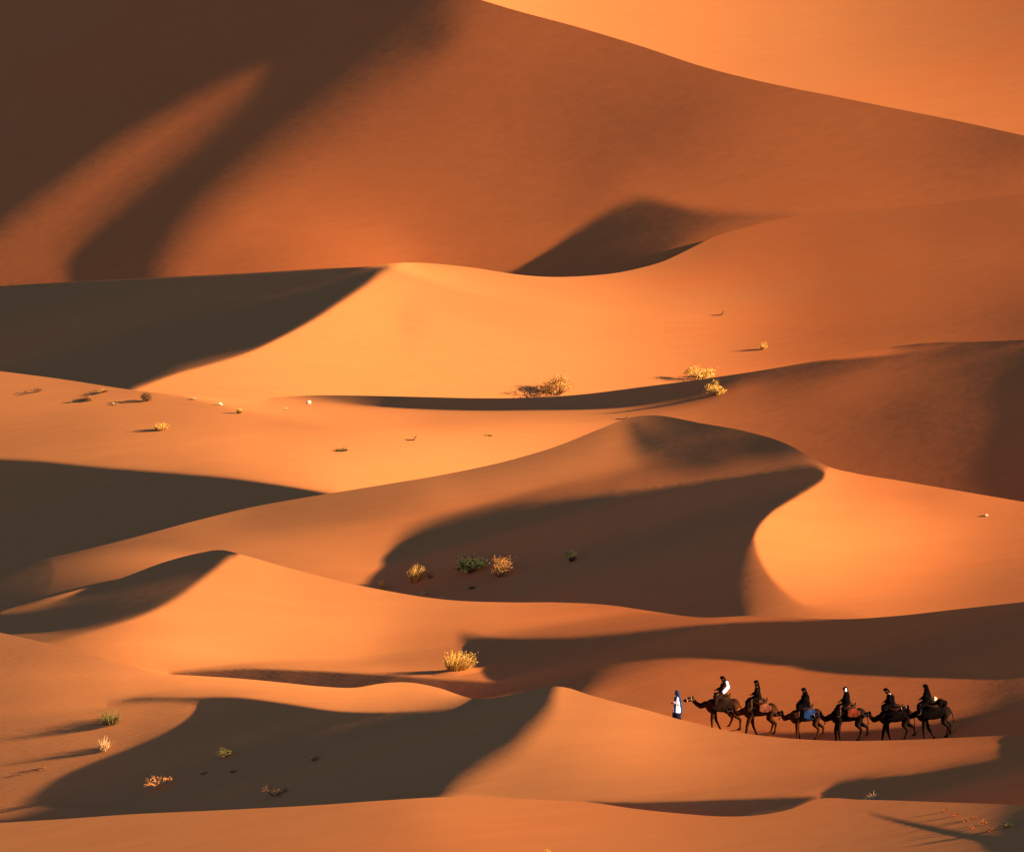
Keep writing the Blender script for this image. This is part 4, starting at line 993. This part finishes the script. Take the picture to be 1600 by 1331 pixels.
stone(3, 1541, 806, 5, 'lone pale stone far right on the bright round slope')
# the shaded bowl (3)
plant(3, 648, 908, 32, 30, 'fan', GOLD, 'sunlit yellow bush at the left edge of the shaded bowl', lean=(.25, 0), n=140)
plant(3, 597, 921, 8, 15, 'fan', GOLD, 'narrow yellow sprig on the crest left of the sunlit yellow bush', 'grass', 'grass_tuft')
plant(3, 736, 894, 54, 32, 'shrub', DEEP, 'dark green bush in the shaded bowl', n=520)
plant(3, 780, 900, 50, 36, 'shrub', RUSTY, 'tan and brown bush close beside the dark green one', mat2=GREEN, n=480)
plant(3, 893, 877, 18, 24, 'shrub', DEEP, 'small pointed green bush alone deeper in the shaded bowl', n=260)
plant(3, 672, 903, 8, 16, 'fan', TWIG, 'thin brown stalks just right of the sunlit yellow bush', 'grass', 'grass_tuft', n=12)
plant(3, 738, 919, 16, 7, 'flat', GREEN, 'flat olive tuft below the dark green bush', 'grass', 'grass_tuft')
plant(3, 662, 930, 14, 9, 'fan', PALE, 'pale stub of grass on the crest below the sunlit yellow bush', 'grass', 'grass_tuft', n=24)
plant(3, 692, 935, 5, 6, 'fan', PALE, 'tiny pale stalk on the crest below the dark green bush', 'grass', 'grass_tuft', n=10)
# grass on its mound (2)
plant(2, 714, 1049, 68, 32, 'tuft', GOLD, 'large golden grass tuft on a low sand heap, biggest plant in the lower middle', 'grass', 'grass_tuft', lean=(.40, 0), mound=0.12, n=330)
# front left (1)
plant(1, 172, 1131, 50, 29, 'tuft', GREEN, 'green and yellow spiky tuft near the left edge, with a broad shadow', 'grass', 'grass_tuft', n=110)
plant(1, 164, 1172, 27, 25, 'fan', PALE, 'straw fan of stalks below the spiky green tuft', 'grass', 'grass_tuft')
plant(1, 66, 1203, 14, 7, 'dead', RUSTY, 'tiny rusty sprig, lowest plant at the left edge', 'bush', 'desert_bush')
plant(1, 250, 1231, 46, 24, 'dead', ORANGE, 'dead orange shrub with a forked branch at its left', mat2=ORANGE, n=110)
plant(1, 354, 1181, 32, 18, 'shrub', GREEN, 'low olive bush in the middle of the front shadow', n=260)
plant(1, 488, 1189, 20, 10, 'dead', TWIG, 'thin grey brush right of the low olive bush', 'bush', 'desert_bush')
plant(1, 318, 1209, 12, 5, 'dead', TWIG, 'small dark scrub between dead orange shrub and olive bush', 'bush', 'desert_bush')
plant(1, 365, 1206, 14, 7, 'flat', GREEN, 'faint tuft straight below the low olive bush', 'grass', 'grass_tuft')
plant(1, 430, 1243, 40, 14, 'dead', TWIG, 'dark sprawling scrub at the bottom of the front shadow', 'bush', 'desert_bush', n=50)
plant(1, 1366, 1249, 36, 10, 'flat', PALE, 'pale dry grass on the crest at the corner of the right front shadow', 'grass', 'grass_tuft', n=90)
# foreground (0)
plant(0, 856, 1334, 14, 9, 'fan', GOLD, 'yellow sprig cut by the bottom edge of the picture', 'grass', 'grass_tuft')
SC = [(1478, 1268, 12, 6), (1494, 1275, 14, 8), (1508, 1284, 14, 8), (1522, 1279, 12, 7), (1518, 1295, 14, 8), (1536, 1288, 14, 9), (1548, 1299, 16, 8)]
SL = ['first and highest of the low rusty scrubs at lower right', 'rusty scrub next below the highest one at lower right', 'rusty scrub at the left middle of the lower right patch',
      'rusty scrub at the upper right of the lower right patch', 'rusty scrub lowest left, against the thin dark hollow', 'rusty scrub between the lowest scrub and the dark shrub', 'rusty scrub lowest of the patch at lower right']
for (x, y, w, h), lb in zip(SC, SL): plant(0, x, y, w, h, 'dead', SCRUB, lb, 'bush', 'desert_bush', mat2=SCRUB, n=30)
plant(0, 1574, 1292, 22, 12, 'shrub', DEEP, 'dark shrub at the right end of the rusty scrub patch', n=160)

# ---------------------------------------------------------------- plain beneath the dunes
bm = bmesh.new()
bmesh.ops.create_grid(bm, x_segments=60, y_segments=60, size=6000)
for v in bm.verts: v.co.z = -45 + 2.0 * math.sin(v.co.x * 0.004) * math.cos(v.co.y * 0.005)
me = mesh_of(bm, 'desert_floor'); o = link('desert_floor', me, SAND); o.location = (0, 0, 0); o['kind'] = 'structure'
